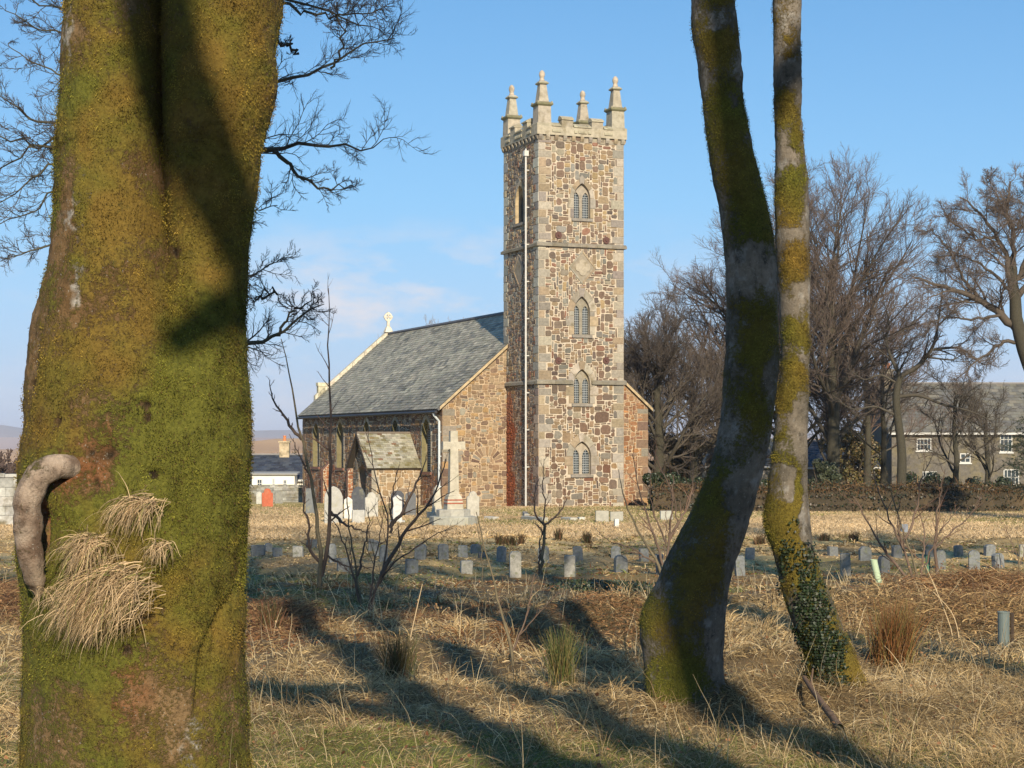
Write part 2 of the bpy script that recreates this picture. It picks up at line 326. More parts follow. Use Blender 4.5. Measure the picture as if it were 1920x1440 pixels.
def rubble(mb, fr, outline, holes, blocked, pal, ca=0.095, cb=0.082, big=1.0, tint=None, rnd=0.28, mc=(0.43, 0.36, 0.265)):
    """backing wall with true openings, plus random rubble stones standing proud of the mortar. material 0 stone, 1 mortar"""
    loops = [[Vector((a, b, 0)) for a, b in outline]]+[[Vector((a, b, 0)) for a, b in h] for h in holes]
    flat = [p for l in loops for p in l]; mb.mi = 1
    n0 = fr(0, 0, 1)-fr(0, 0, 0)
    for tri in mgeo.tessellate_polygon(loops):
        pts = [fr(flat[k].x, flat[k].y, 0) for k in tri]
        if (pts[1]-pts[0]).cross(pts[2]-pts[0]).dot(n0) < 0: pts = pts[::-1]
        mb.poly(pts, mc)
    mb.mi = 0
    amin = min(p[0] for p in outline); amax = max(p[0] for p in outline); bmin = min(p[1] for p in outline); bmax = max(p[1] for p in outline)
    na = int((amax-amin)/ca); nb = int((bmax-bmin)/cb); ca = (amax-amin)/na; cb = (bmax-bmin)/nb
    free = [[inside(outline, amin+(i+.5)*ca, bmin+(j+.5)*cb) and inside(outline, amin+(i+.5)*ca, bmin+(j+1)*cb-0.01) and not any(inside(h, amin+(i+.5)*ca, bmin+(j+.5)*cb) for h in holes+blocked) for i in range(na)] for j in range(nb)]
    ws = [1, 2, 3, 4, 5, 6, 7]; ww = [1.6, 4, 3.5, 2*big, 1.1*big, .6*big, .3*big]; hs_ = [1, 2, 3, 4, 5]; hw = [4, 4, 2.2*big, .9*big, .35*big]
    for j in range(nb):
        i = 0
        while i < na:
            if not free[j][i]: i += 1; continue
            h = R.choices(hs_, hw)[0]; w = R.choices(ws, ww)[0]
            if h == 1: w = max(w, 2) if R.random() < .7 else w
            if w > 2.2*h+1: w = int(2.2*h+1)
            ok = 0
            while ok < w and i+ok < na and free[j][i+ok]: ok += 1
            w = ok; hh = 1
            while hh < h and j+hh < nb and all(free[j+hh][i+q] for q in range(w)): hh += 1
            h = hh
            for y in range(h):
                for x in range(w): free[j+y][i+x] = False
            g_ = R.uniform(.006, .016)
            a0, a1, b0, b1 = amin+i*ca+g_, amin+(i+w)*ca-g_, bmin+j*cb+g_, bmin+(j+h)*cb-g_
            c = pick(pal)
            if tint: c = tint(c, (a0+a1)/2, (b0+b1)/2)
            edge = (i < 3 or i+w > na-3 or any(not inside(outline, aa, bb) or any(inside(hh_, aa, bb) for hh_ in holes+blocked) for aa, bb in ((a0-.09, b0-.09), (a1+.09, b0-.09), (a1+.09, b1+.09), (a0-.09, b1+.09))))
            stone(mb, fr, rough(a0, b0, a1, b1, rnd*R.uniform(.6, 1.5), .016), c, R.uniform(.012, .04), wob=None if edge else wobble)
            i += w
def quoins(mb, fr, side, a_edge, z0, z1, holes_out, long=0.62, short=0.36, phase=0, pal=GRAN, hmin=.34, hmax=.5, seed=5, tint=None):
    rr = random.Random(seed); z = z0; k = phase
    while z < z1-0.1:
        h = min(rr.uniform(hmin, hmax), z1-z); w = (long if k % 2 else short)*rr.uniform(.85, 1.12)
        a0, a1 = (a_edge, a_edge+w) if side > 0 else (a_edge-w, a_edge)
        holes_out.append([(a0, z), (a1, z), (a1, z+h), (a0, z+h)]); c = pick(pal)
        if tint: c = tint(c, (a0+a1)/2, z)
        stone(mb, fr, [(a0+(0 if side > 0 else .012), z+.012), (a1-(0 if side < 0 else .012), z+.012), (a1-(0 if side < 0 else .012), z+h-.012), (a0+(0 if side > 0 else .012), z+h-.012)], c, .024, .008)
        z += h; k += 1
church = empty('church', tuple(C(2.25, 2.25, -1.47)), 'granite church with tall pinnacled west tower and grey slate nave roof', 'church')
def window(fr, ca, sill, w, spring, rise, parent, depth=0.24, ring=0.26, blocks=True, revc=(0.27, 0.22, 0.16), sillc=(0.22, 0.20, 0.17), lattice=True, key=False, quatre=True):
    """two-light pointed window: dressed surround > tracery, leaded_pane, lattice. returns (hole outline, blocked outline)"""
    hole = arch(ca, sill, w, spring, rise); outer = arch(ca, sill, w, spring, rise, grow=ring)
    mb = MB(); mb.mi = 0; n = 7
    th_in = hole[2:]; th_out = outer[2:]; L = len(th_in)
    seg = [0, 2, 4, 6, 8, 10, 12, L-1] if blocks else [0, 4, 10, L-1]
    seg = [0, 3, 6, 8, 11, L-1] if blocks else seg
    for q in range(len(seg)-1):      # voussoirs
        a, b = seg[q], seg[q+1]; ins = th_in[a:b+1]; outs = th_out[a:b+1][::-1]
        if key and q == 2: outs = [(x, z+.16*(1 if abs(x-ca) < .12 else .4)) for x, z in outs]
        stone(mb, fr, ins+outs, pick(GRAN), .032, .012)
    z = sill
    k = 0
    while z < spring-.05:            # jamb stones
        h = min(.42*R.uniform(.8, 1.2), spring-z)
        if spring-z-h < .12: h = spring-z
        for sg in (-1, 1):
            e = ring*(1.35 if k % 2 else .8) if blocks else ring*.8; a0, a1 = sorted((ca+sg*w, ca+sg*(w+e)))
            stone(mb, fr, [(a0, z+.008), (a1, z+.008), (a1, z+h-.008), (a0, z+h-.008)], pick(GRAN), .03, .01)
        z += h; k += 1
    m = len(hole)
    for j in range(m):               # splayed reveal
        a, b = hole[j], hole[(j+1) % m]; mb.poly([fr(a[0], a[1], .03), fr(b[0], b[1], .03), fr(b[0], b[1], -depth), fr(a[0], a[1], -depth)], revc)
    mb.prism([(ca-w-.12, sill-.14), (ca+w+.12, sill-.14), (ca+w+.12, sill-.005), (ca-w-.12, sill-.005)], fr, -.02, .09, sillc)
    fobj = mb.build('window', [M_gran, M_mortar], parent)
    # tracery plate with two lights
    lw = (w-.13/2-.03)/2; lights = []
    for sg in (-1, 1): lights.append(arch(ca+sg*(w-lw-.015), sill+.03, lw, spring-.02, min(rise*.62, lw*1.9), 5))
    tb = MB(); loops = [[Vector((a, b, 0)) for a, b in hole]]+[[Vector((a, b, 0)) for a, b in l] for l in lights]; flat = [p for l in loops for p in l]
    n0 = fr(0, 0, 1)-fr(0, 0, 0); tc_ = pick(GRAN)
    for tri in mgeo.tessellate_polygon(loops):
        pts = [fr(flat[q_].x, flat[q_].y, -depth+.10) for q_ in tri]
        if (pts[1]-pts[0]).cross(pts[2]-pts[0]).dot(n0) < 0: pts = pts[::-1]
        tb.poly(pts, tc_)
    for l in lights:
        for j in range(len(l)): a, b = l[j], l[(j+1) % len(l)]; tb.poly([fr(a[0], a[1], -depth+.10), fr(b[0], b[1], -depth+.10), fr(b[0], b[1], -depth+.01), fr(a[0], a[1], -depth+.01)], tc_)
    tb.build('tracery', M_gran, fobj)
    pb = MB(); pb.prism(hole, fr, -depth-.03, -depth-.002, (0.1, 0.1, 0.1)); pb.build('window_pane', M_glass, fobj)
    if lattice:
        lb = MB()
        for sg in (-1, 1):
            lc = ca+sg*(w-lw-.015); top = max(p[1] for p in lights[0])
            for q_ in (-.5, 0, .5): lb.box(fr(lc+q_*lw-.009, sill+.04, -depth+.03), fr(.018, 0, 0)-fr(0, 0, 0), fr(0, (top if q_ == 0 else spring+.1)-sill-.08, 0)-fr(0, 0, 0), fr(0, 0, .012)-fr(0, 0, 0))
            z = sill+.12
            while z < top-.06:
                f_ = 1 if z < spring else max(.15, 1-((z-spring)/(top-spring))**1.6); lb.box(fr(lc-lw*f_, z, -depth+.045), fr(2*lw*f_, 0, 0)-fr(0, 0, 0), fr(0, .02, 0)-fr(0, 0, 0), fr(0, 0, .012)-fr(0, 0, 0)); z += .115
        lb.build('lattice', M_lead, fobj)
    return hole, arch(ca, sill-.15, w, spring, rise, grow=ring)
def fr_front(a, b, d=0.0): return C(a, 0, b)-Vd*d
def fr_left(a, b, d=0.0): return C(0, a, b)-U*d
def fr_right(a, b, d=0.0): return C(TW, a, b)+U*d
def fr_back(a, b, d=0.0): return C(a, TW, b)+Vd*d
Z_S1, Z_S2, Z_TOP = 4.42, 11.05, 16.15
# tower wall
tmb = MB(); fh = []; fb = []; wl = []
for (sill, apex, w, ring, key) in ((0.06, 1.66, .47, .34, False), (3.49, 5.16, .42, .34, False), (6.82, 8.68, .41, .34, True), (12.46, 14.16, .43, .22, True)):
    rise = .72; h_, b_ = window(fr_front, 2.27, sill, w, apex-rise, rise, church, key=key, ring=ring); fh.append(h_); fb.append(b_)
loz = [(2.30, 9.25), (3.02, 10.08), (2.30, 10.92), (1.58, 10.08)]; fb.append(loz)
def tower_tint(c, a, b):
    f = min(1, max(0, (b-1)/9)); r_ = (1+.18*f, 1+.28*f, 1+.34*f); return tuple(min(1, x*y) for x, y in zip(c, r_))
quoins(tmb, fr_front, 1, 0.0, ZB, Z_TOP, fb, seed=5, tint=None); quoins(tmb, fr_front, -1, TW, ZB, Z_TOP, fb, seed=9, phase=1)
out = [(0, ZB), (TW, ZB), (TW, Z_TOP+.3), (0, Z_TOP+.3)]
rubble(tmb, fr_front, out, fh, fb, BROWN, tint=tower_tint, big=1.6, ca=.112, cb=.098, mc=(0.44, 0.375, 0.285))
lh, lb_, = [], []
h_, b_ = window(fr_left, 2.35, 12.40, .55, 13.45, .8, church, lattice=False, ring=.2, revc=(0.42, 0.33, 0.20), depth=.3); lh.append(h_); lb_.append(b_)
loz2 = [(2.45, 9.25), (3.2, 10.08), (2.45, 10.92), (1.7, 10.08)]; lb_.append(loz2)
def stain(c, a, b):
    c = tower_tint(c, a, b)
    e = 3.05+.25*math.sin(b*2.3)+.15*math.sin(b*5.1)
    if a > e-.1 and b < 4.3: k = min(1, (a-e+.1)/.35)*min(1, (4.35-b)/.5)*(1 if b < 2.6 else .75); return tuple(x*(1-k)+y*k for x, y in zip(c, (0.20, 0.06, 0.025)))
    if b < 4.2: return (c[0]*.95, c[1]*.82, c[2]*.78)
    return c
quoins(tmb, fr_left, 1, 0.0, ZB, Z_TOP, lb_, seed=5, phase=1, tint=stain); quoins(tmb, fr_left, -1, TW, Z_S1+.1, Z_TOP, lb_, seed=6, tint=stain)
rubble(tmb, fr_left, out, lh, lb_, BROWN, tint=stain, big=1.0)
tmb.mi = 1
for i_ in range(12):
    for j_ in range(62):
        a_, b_2 = 3.0+i_*.1, ZB+j_*.1; c_ = stain((0.36, 0.29, 0.215), a_+.05, b_2+.05); tmb.poly([fr_left(a_+.1, b_2, .003), fr_left(a_, b_2, .003), fr_left(a_, b_2+.1, .003), fr_left(a_+.1, b_2+.1, .003)], c_)
tmb.mi = 0
lr = []; quoins(tmb, fr_right, 1, 0.0, ZB, Z_TOP, lr, seed=9); quoins(tmb, fr_right, -1, TW, 4.5, Z_TOP, lr, seed=6, phase=1); rubble(tmb, fr_right, out, [], lr, BROWN, ca=.14, cb=.12)
lr = []; quoins(tmb, fr_back, 1, 0.0, 4.5, Z_TOP, lr, seed=7); quoins(tmb, fr_back, -1, TW, 4.5, Z_TOP, lr, seed=8, phase=1); rubble(tmb, fr_back, out, [], lr, BROWN, ca=.14, cb=.12)
tmb.build('tower_wall', [M_stone, M_mortar], church)
# blind lozenge panels
def lozenge(fr, pts, quatre):
    mb = MB(); ca = sum(p[0] for p in pts)/4; cb = sum(p[1] for p in pts)/4
    sc = lambda k: [(ca+(a-ca)*k, cb+(b-cb)*k) for a, b in pts]
    q0, q1 = sc(1.0), sc(.86)
    for j in range(4): stone(mb, fr, [q0[j], q0[(j+1) % 4], q1[(j+1) % 4], q1[j]], pick(GRAN), .05, .01)
    mb.poly([fr(a, b, .012) for a, b in q1], (0.26, 0.225, 0.17))
    if quatre:      # quatrefoil in relief
        for dx, dy in ((0, .2), (0, -.2), (.2, 0), (-.2, 0)): mb.prism([(ca+dx+.2*math.cos(t*math.pi/6), cb+dy+.2*math.sin(t*math.pi/6)) for t in range(12)], fr, -.01, .05+.002*dx+.006*abs(dy), (0.34, 0.295, 0.22))
    mb.build('blind_panel', M_gran, church)
lozenge(fr_front, loz, True); lozenge(fr_left, loz2, False)
# string courses: a moulded band on every side, broken by the window
def course(z, h, pr, gaps=(), name='string_course', col=(0.20, 0.18, 0.14)):
    mb = MB()
    def run(fr, a0, a1, d0=-.02):
        n = max(1, int((a1-a0)/.75)); da = (a1-a0)/n
        for q_ in range(n):
            c = J(col, .8, 1.2, R); a, b = a0+q_*da+.004, a0+(q_+1)*da-.004
            lo = [fr(a, z, d0), fr(a, z, pr), fr(a, z+h*.6, pr), fr(a, z+h, .01), fr(a, z+h, d0)]; hi = [fr(b, z, d0), fr(b, z, pr), fr(b, z+h*.6, pr), fr(b, z+h, .01), fr(b, z+h, d0)]; mb.ring([lo, hi], c)
    segs = [(-pr, gaps[0]), (gaps[1], TW+pr)] if gaps else [(-pr, TW+pr)]
    for a, b in segs: run(fr_front, a, b)
    run(fr_left, .002, TW+pr); run(fr_right, .002, TW+pr); run(fr_back, .002, TW-.002)
    mb.build(name, M_gran, church)
course(Z_S1, .22, .13, gaps=(1.78, 2.76)); course(Z_S2, .2, .13)
# corbel table and embattled parapet
PJ = .13
for fr in (fr_front, fr_left, fr_right, fr_back):
    n = 10
    for k in range(n+1):
        mb = MB()
        a = -.0+(TW-.0)*k/n; a = min(max(a, .07), TW-.07)
        lo = [fr(a-.09, Z_TOP+.02, .005), fr(a-.09, Z_TOP+.02, .07), fr(a-.09, Z_TOP+.14, PJ-.005), fr(a-.09, Z_TOP+.249, PJ-.005), fr(a-.09, Z_TOP+.249, .005)]
        hi = [fr(a+.09, Z_TOP+.02, .005), fr(a+.09, Z_TOP+.02, .07), fr(a+.09, Z_TOP+.14, PJ-.005), fr(a+.09, Z_TOP+.249, PJ-.005), fr(a+.09, Z_TOP+.249, .005)]
        mb.ring([lo, hi], pick(GRAN)); mb.build('corbel', M_gran, church)
ZP = Z_TOP+.25; PARC = (0.34, 0.305, 0.225)
mb = MB(); hs2 = TW/2+PJ
def pbox(a0, a1, s0, s1, z0, z1, c=None): mb.box(C(a0, s0, z0), U*(a1-a0), Vd*(s1-s0), UP*(z1-z0), c or J(PARC, .9, 1.08, R))
e = PJ
pbox(-e, TW+e, -e, .25, ZP, ZP+.42); pbox(-e, TW+e, TW-.25, TW+e, ZP, ZP+.42); pbox(-e, .25, .2502, TW-.2502, ZP, ZP+.4195); pbox(TW-.25, TW+e, .2502, TW-.2502, ZP, ZP+.4195)
pbox(-.02, TW+.02, -.02, TW+.02, ZP-.28, ZP-.002, (0.3, 0.26, 0.2))
def coping(fr, a0, a1, z, c=None):      # sloping weathered coping block
    c = c or J((0.34, 0.31, 0.22), .85, 1.1, R)
    prof = [(PJ+.05, 0), (PJ+.05, .06), (-.06, .20), (-.20, .20), (-.31, .02), (-.31, 0)]
    mb.ring([[fr(a0, z+dz, d) for d, dz in prof], [fr(a1, z+dz, d) for d, dz in prof]], c)
for fr in (fr_front, fr_left, fr_right, fr_back):
    for (a0, a1, hi) in ((.62, 1.12, 0), (1.12, 1.78, 1), (1.78, 2.0, 0), (2.0, 2.5, 0), (2.5, 2.72, 0), (2.72, 3.38, 1), (3.38, 3.88, 0)):
        zt = ZP+.422+(.34 if hi else 0)
        if hi: mb.ring([[fr(x, z_, d_) for d_, z_ in ((PJ-.01, ZP+.424), (PJ-.01, zt-.002), (-.25, zt-.002), (-.25, ZP+.424))] for x in (a0+.03, a1-.03)], J(PARC, .9, 1.05, R))
        coping(fr, a0+.006, a1-.006, zt)
        if not hi:      # sunk panel below each embrasure: small projecting block with a weathered top
            mb.ring([[fr(x, z_, d_) for d_, z_ in ((PJ+.002, ZP+.14), (PJ+.05, ZP+.14), (PJ+.05, ZP+.22), (PJ+.002, ZP+.30))] for x in (a0+.03, a1-.03)], (0.33, 0.30, 0.21))
mb.build('parapet', M_gran, church)
def pinnacle(t, s):
    mb = MB(); c0 = C(t, s, ZP+.423); col_ = lambda k=1.0: J((0.33*k, 0.295*k, 0.225*k), .92, 1.08, R)
    mb.frustum(c0, .10, .43, .43, U, Vd, (0.32, 0.29, 0.21)); mb.frustum(c0+UP*.10, .06, .43, .35, U, Vd, (0.32, 0.29, 0.21)); mb.frustum(c0+UP*.16, .80, .345, .325, U, Vd, col_())
    z = .96
    mb.frustum(c0+UP*z, .07, .34, .42, U, Vd, (0.20, 0.19, 0.11)); mb.frustum(c0+UP*(z+.07), .07, .42, .42, U, Vd, (0.17, 0.16, 0.09)); mb.frustum(c0+UP*(z+.14), .08, .42, .27, U, Vd, (0.20, 0.18, 0.11))
    for sx in (-1, 1):
        for sy in (-1, 1): mb.frustum(c0+UP*(z+.13)+U*(sx*.36)+Vd*(sy*.36), .10, .05, .03, U, Vd, (0.24, 0.22, 0.15))
    mb.frustum(c0+UP*(z+.22), .82, .255, .165, U, Vd, col_()); z2 = z+1.04
    mb.frustum(c0+UP*z2, .05, .17, .25, U, Vd, col_(.8)); mb.frustum(c0+UP*(z2+.05), .05, .25, .25, U, Vd, (0.22, 0.21, 0.13)); mb.frustum(c0+UP*(z2+.10), .10, .25, .15, U, Vd, col_())
    o = mb.build('pinnacle', M_gran, church)
    fb2 = MB(); prof = [(.0, .14), (.06, .13), (.16, .10), (.20, .125), (.32, .15), (.42, .13), (.50, .07), (.53, .015)]
    fb2.ring([[c0+UP*(z2+.2+h)+U*(r*math.cos(k*math.pi/5))+Vd*(r*math.sin(k*math.pi/5)) for k in range(10)] for h, r in prof], (0.44, 0.37, 0.28)); fb2.build('finial', M_gran, o, smooth=True)
for t in (.30, TW-.30):
    for s in (.30, TW-.30): pinnacle(t, s)
# iron wall ties
for (t, z) in ((1.02, 11.6), (3.55, 11.45), (1.02, 5.55), (3.55, 5.6)):
    mb = MB(); mb.prism([(t+.17*math.cos(k*math.pi/8), z+.17*math.sin(k*math.pi/8)) for k in range(16)], fr_front, -.01, .07); mb.prism([(t+.05*math.cos(k*math.pi/4), z+.05*math.sin(k*math.pi/4)) for k in range(8)], fr_front, .071, .12); mb.build('tie_plate', M_iron, church)
# tower rainwater pipe
mb = MB(); mb.tube([C(-.20, 1.13, ZB+.1), C(-.20, 1.13, 15.55)], .045, 10); mb.cbox(tuple(C(-.20, 1.13, 15.5)), .11, .11, .26, rz=math.radians(22)); mb.tube([C(-.20, 1.13, 15.7), C(-.12, 1.33, 15.85), C(-.02, 1.55, 15.9)], .05, 8)
for z in np.arange(.4, 15, 1.8): mb.cbox(tuple(C(-.13, 1.13, z)), .10, .03, .04, rz=math.radians(22))
mb.build('drainpipe', M_pipe, church)

# ---- nave
W0, NT0, NT1, SL = 4.12, -3.41, 7.87, 25.8; NTC = (NT0+NT1)/2; HWN = (NT1-NT0)/2; ZE = 3.40; SLP = .872
def zroof(t): return ZE+(HWN-abs(t-NTC))*SLP
def fr_west(a, b, d=0.0): return C(a, W0, b)-Vd*d
def fr_side(a, b, d=0.0): return C(NT0, W0+a, b)-U*d
nmb = MB(); blk = [[(-.0, ZB), (TW, ZB), (TW, 9), (0, 9)]]
o_w = [(NT0, ZB), (NT1, ZB), (NT1, ZE), (NTC, zroof(NTC)), (NT0, ZE)]
def wt(c, a, b):
    if a < 0: return tuple(x*y for x, y in zip(c, (1.0, 1.02, 1.02)))
    return tuple(x*y for x, y in zip(c, (1.1, .85, .7)))
quoins(nmb, fr_west, 1, NT0, ZB, ZE-.05, blk, seed=21, long=.7, short=.4, pal=TAN); quoins(nmb, fr_west, -1, NT1, ZB, ZE-.05, blk, seed=22, pal=TAN)
# relieving arch of thin stones in the west wall
ac, az_ = (-1.05, .55), 0
for k in range(11):
    th = math.radians(12+k*15.6); c_, s_ = math.cos(th), math.sin(th); w_ = .07
    pts = [(ac[0]+.42*c_+w_*s_*.7, ac[1]+.42*s_-w_*c_*.7), (ac[0]+.86*c_+w_*s_*1.25, ac[1]+.86*s_-w_*c_*1.25), (ac[0]+.86*c_-w_*s_*1.25, ac[1]+.86*s_+w_*c_*1.25), (ac[0]+.42*c_-w_*s_*.7, ac[1]+.42*s_+w_*c_*.7)]
    stone(nmb, fr_west, pts, wt(pick(TAN), -1, 0), .02, .012)
blk.append([(ac[0]+.9*math.cos(math.radians(t_)), ac[1]+.9*math.sin(math.radians(t_))) for t_ in range(0, 181, 15)]+[(ac[0]+.40*math.cos(math.radians(t_)), ac[1]+.40*math.sin(math.radians(t_))) for t_ in range(180, -1, -15)])
rubble(nmb, fr_west, o_w, [], blk, TAN, tint=wt, big=1.1, ca=.10, cb=.078, mc=(0.38, 0.29, 0.19))
sh, sb = [], []
wpos = [2.4, 7.4, 12.5, 17.6, 22.7]
for s_ in wpos:
    h_, b_ = window(fr_side, s_, .12, .66, 1.95, .85, church, depth=.34, ring=.2, blocks=False, revc=(0.17, 0.15, 0.075), sillc=(0.20, 0.10, 0.07), lattice=True); sh.append(h_); sb.append(b_)
quoins(nmb, fr_side, 1, 0, ZB, ZE-.05, sb, seed=21, phase=1, pal=TAN); quoins(nmb, fr_side, -1, SL, -2.6, ZE-.05, sb, seed=31, pal=TAN)
def st(c, a, b): return (c[0]*1.0, c[1]*.78, c[2]*.68) if b < .1 else (c[0], c[1]*.92, c[2]*.85)
rubble(nmb, fr_side, [(0, -2.6), (SL, -2.6), (SL, ZE), (0, ZE)], sh, sb, BROWN, tint=st, ca=.14, cb=.09, rnd=.25)
def fr_east(a, b, d=0.0): return C(a, W0+SL, b)+Vd*d
def fr_far(a, b, d=0.0): return C(NT1, W0+a, b)+U*d
rubble(nmb, fr_east, [(NT0, -2.6), (NT1, -2.6), (NT1, ZE), (NTC, zroof(NTC)), (NT0, ZE)], [], [], BROWN, ca=.3, cb=.2)
rubble(nmb, fr_far, [(0, -2.6), (SL, -2.6), (SL, ZE), (0, ZE)], [], [], BROWN, ca=.3, cb=.2)
nmb.build('nave_wall', [M_stone, M_mortar], church)
# buttresses between the windows
for s_ in (5.0, 9.95, 15.05, 20.15):
    if 2.9 < s_ < 6.9: continue
    mb = MB()
    def fr_b(a, b, d=0.0): return C(NT0-a, W0+s_-.24, b)-Vd*d
    ob = [(0, -2.5), (.38, -2.5), (.38, -.05), (0, .35)]
    rubble(mb, fr_b, ob, [], [], [((0.30, 0.12, 0.055), 2), ((0.32, 0.18, 0.09), 1)], tint=None)
    mb.mi = 0
    mb.ring([[C(NT0-a, W0+s_-.236, b) for a, b in ob], [C(NT0-a, W0+s_+.24, b) for a, b in ob]], (0.24, 0.12, 0.08)); mb.build('buttress', [M_stone, M_mortar], church)
# slated roofs
def slates(mb, A, along, up, la, lu, tw, ch, pal, lift=.022, tint=None, ragged=0.0):
    n = along.cross(up).normalized()
    if n.z < 0: n = -n
    rows = int(lu/ch); ch = lu/rows; na = int(la/tw)
    for r in range(rows):
        off = (r % 2)*.5*tw
        for k in range(-1, na+1):
            x0 = max(0, k*tw+off)+.003; x1 = min(la, (k+1)*tw+off)-.003
            if x1-x0 < .03: continue
            dz = lift*R.uniform(.75, 1.35); y0 = r*ch-R.uniform(0, ragged); y1 = (r+1)*ch+.03
            c = pick(pal)
            if tint: c = tint(c, x0, y0)
            a = A+along*x0+up*y0+n*dz; b = A+along*x1+up*y0+n*dz*R.uniform(.85, 1.15); c1 = A+along*x1+up*y1+n*.004; d = A+along*x0+up*y1+n*.004
            pl = [a, b, c1, d]
            if (b-a).cross(c1-a).dot(n) < 0: pl = pl[::-1]
            mb.poly(pl, c); mb.poly([a-n*dz, b-n*dz, b, a], c)
SLATE = [((0.33, 0.31, 0.225), 4), ((0.38, 0.35, 0.26), 3), ((0.29, 0.27, 0.20), 2), ((0.42, 0.38, 0.28), 1.3), ((0.21, 0.20, 0.16), .8)]
mb = MB(); OV = .34
for sg in (-1, 1):
    tE = NTC+sg*(HWN+OV); zE = ZE-OV*SLP+.16; A = C(tE, W0-.14, zE); along = Vd; upv = (U*(-sg)+UP*SLP).normalized(); lu = (HWN+OV)*math.sqrt(1+SLP**2); la = SL+.10
    nrm = along.cross(upv).normalized(); nrm = nrm if nrm.z > 0 else -nrm
    def tt(c, x, y):
        v = 1+.16*float(vnoise(np.array([x*.35+y*.6, y*.16-x*.05, 3.0]))); dk = .55 if float(vnoise(np.array([x*.9, y*1.5, 8.0]))) > .62 and R.random() < .6 else 1
        if y < 1.2 or x < .5: v *= .82
        return tuple(q*v*dk for q in c)
    slates(mb, A, along, upv, la, lu, .42 if sg < 0 else .8, .21 if sg < 0 else .4, SLATE, tint=tt)
    th = nrm*(-.12); mb.box(A+nrm*(-.002), along*la, upv*lu, th, (0.10, 0.10, 0.10))
mb.tube([C(NTC, W0-.14, zroof(NTC)+.20), C(NTC, W0+SL-.1, zroof(NTC)+.20)], .11, 6, (0.10, 0.10, 0.11))
mb.build('roof', M_slate, church)
# verge coping on the west gable, raised coping, kneeler and cross on the east gable
mb = MB()
for sg in (-1, 1):
    a = C(NTC+sg*(HWN+.2), W0-.125, ZE-.18); b = C(NTC, W0-.125, zroof(NTC)); mb.box(a-Vd*.055, b-a, UP*.16, Vd*.05, (0.42, 0.33, 0.2))
mb.build('verge', M_gran, church)
mb = MB(); CP = (0.50, 0.46, 0.37)
for sg in (-1, 1):
    n = 7
    for k in range(n):
        f0, f1 = k/n, (k+1)/n-.004; t0, t1 = NTC+sg*(HWN*(1-.26*0)*(1-f0)), NTC+sg*(HWN*(1-f1)); tk = lambda t: C(t, W0+SL-.04, zroof(t)+.10)
        if abs(t0-NTC) > HWN*.93: continue
        a, b = tk(t0), tk(t1); mb.box(a, b-a, UP*.34, Vd*.4, J(CP, .9, 1.1, R))
    tk_ = NTC+sg*HWN*.78; mb.cbox(tuple(C(tk_, W0+SL+.16, zroof(tk_)+.0)), .24, .2, .65, (0.45, 0.42, 0.30), math.radians(22)); mb.cbox(tuple(C(tk_-.02*sg, W0+SL+.16, zroof(tk_)+.655)), .30, .24, .22, (0.5, 0.46, 0.33), math.radians(22))
mb.build('gable_coping', M_gran, church)
mb = MB(); zc = zroof(NTC)+.3; cc = C(NTC, W0+SL+.1, 0); GC = (0.58, 0.53, 0.42)
mb.frustum(cc+UP*zc, .35, .26, .13, U, Vd, GC); mb.frustum(cc+UP*(zc+.35), .42, .085, .075, U, Vd, GC)
def fr_c(a, b, d=0.0): return cc+U*a*.8+UP*(zc+.98+b*.85)-Vd*d
for k in range(16):
    t0, t1 = k*math.pi/8, (k+1)*math.pi/8; mb.prism([(.33*math.cos(t0), .33*math.sin(t0)), (.33*math.cos(t1), .33*math.sin(t1)), (.2*math.cos(t1), .2*math.sin(t1)), (.2*math.cos(t0), .2*math.sin(t0))], fr_c, -.05, .05, GC)
for t0 in range(4):
    c_, s_ = math.cos(t0*math.pi/2), math.sin(t0*math.pi/2); mb.prism([(.05*s_, -.05*c_), (.36*c_+.08*s_, .36*s_-.08*c_), (.36*c_-.08*s_, .36*s_+.08*c_), (-.05*s_, .05*c_)], fr_c, -.065, .065, GC)
mb.build('gable_cross', M_gran, church)
# gutter and nave pipe
mb = MB(); gt = NTC-(HWN+OV)-.05; mb.tube([C(gt, W0-.12, ZE-.13-.16), C(gt, W0+SL, ZE-.13-.16)], .075, 8, (0.04, 0.04, 0.045))
mb.build('gutter', mat('gutter_black', (0.03, 0.03, 0.035), rough=0.5), church)
mb = MB(); px_ = NT0-.10; mb.tube([C(gt, W0+.22, ZE-.34), C(gt+.02, W0+.22, ZE-.45), C(px_, W0+.22, ZE-.75), C(px_, W0+.22, ZB+.2)], .06, 10)
for z in (-.6, .9, 2.1): mb.cbox(tuple(C(px_+.04, W0+.22, z)), .05, .08, .05, rz=math.radians(22))
mb.build('drainpipe', mat('grey_pipe', (0.50, 0.54, 0.55), rough=0.4, var=.1), church)
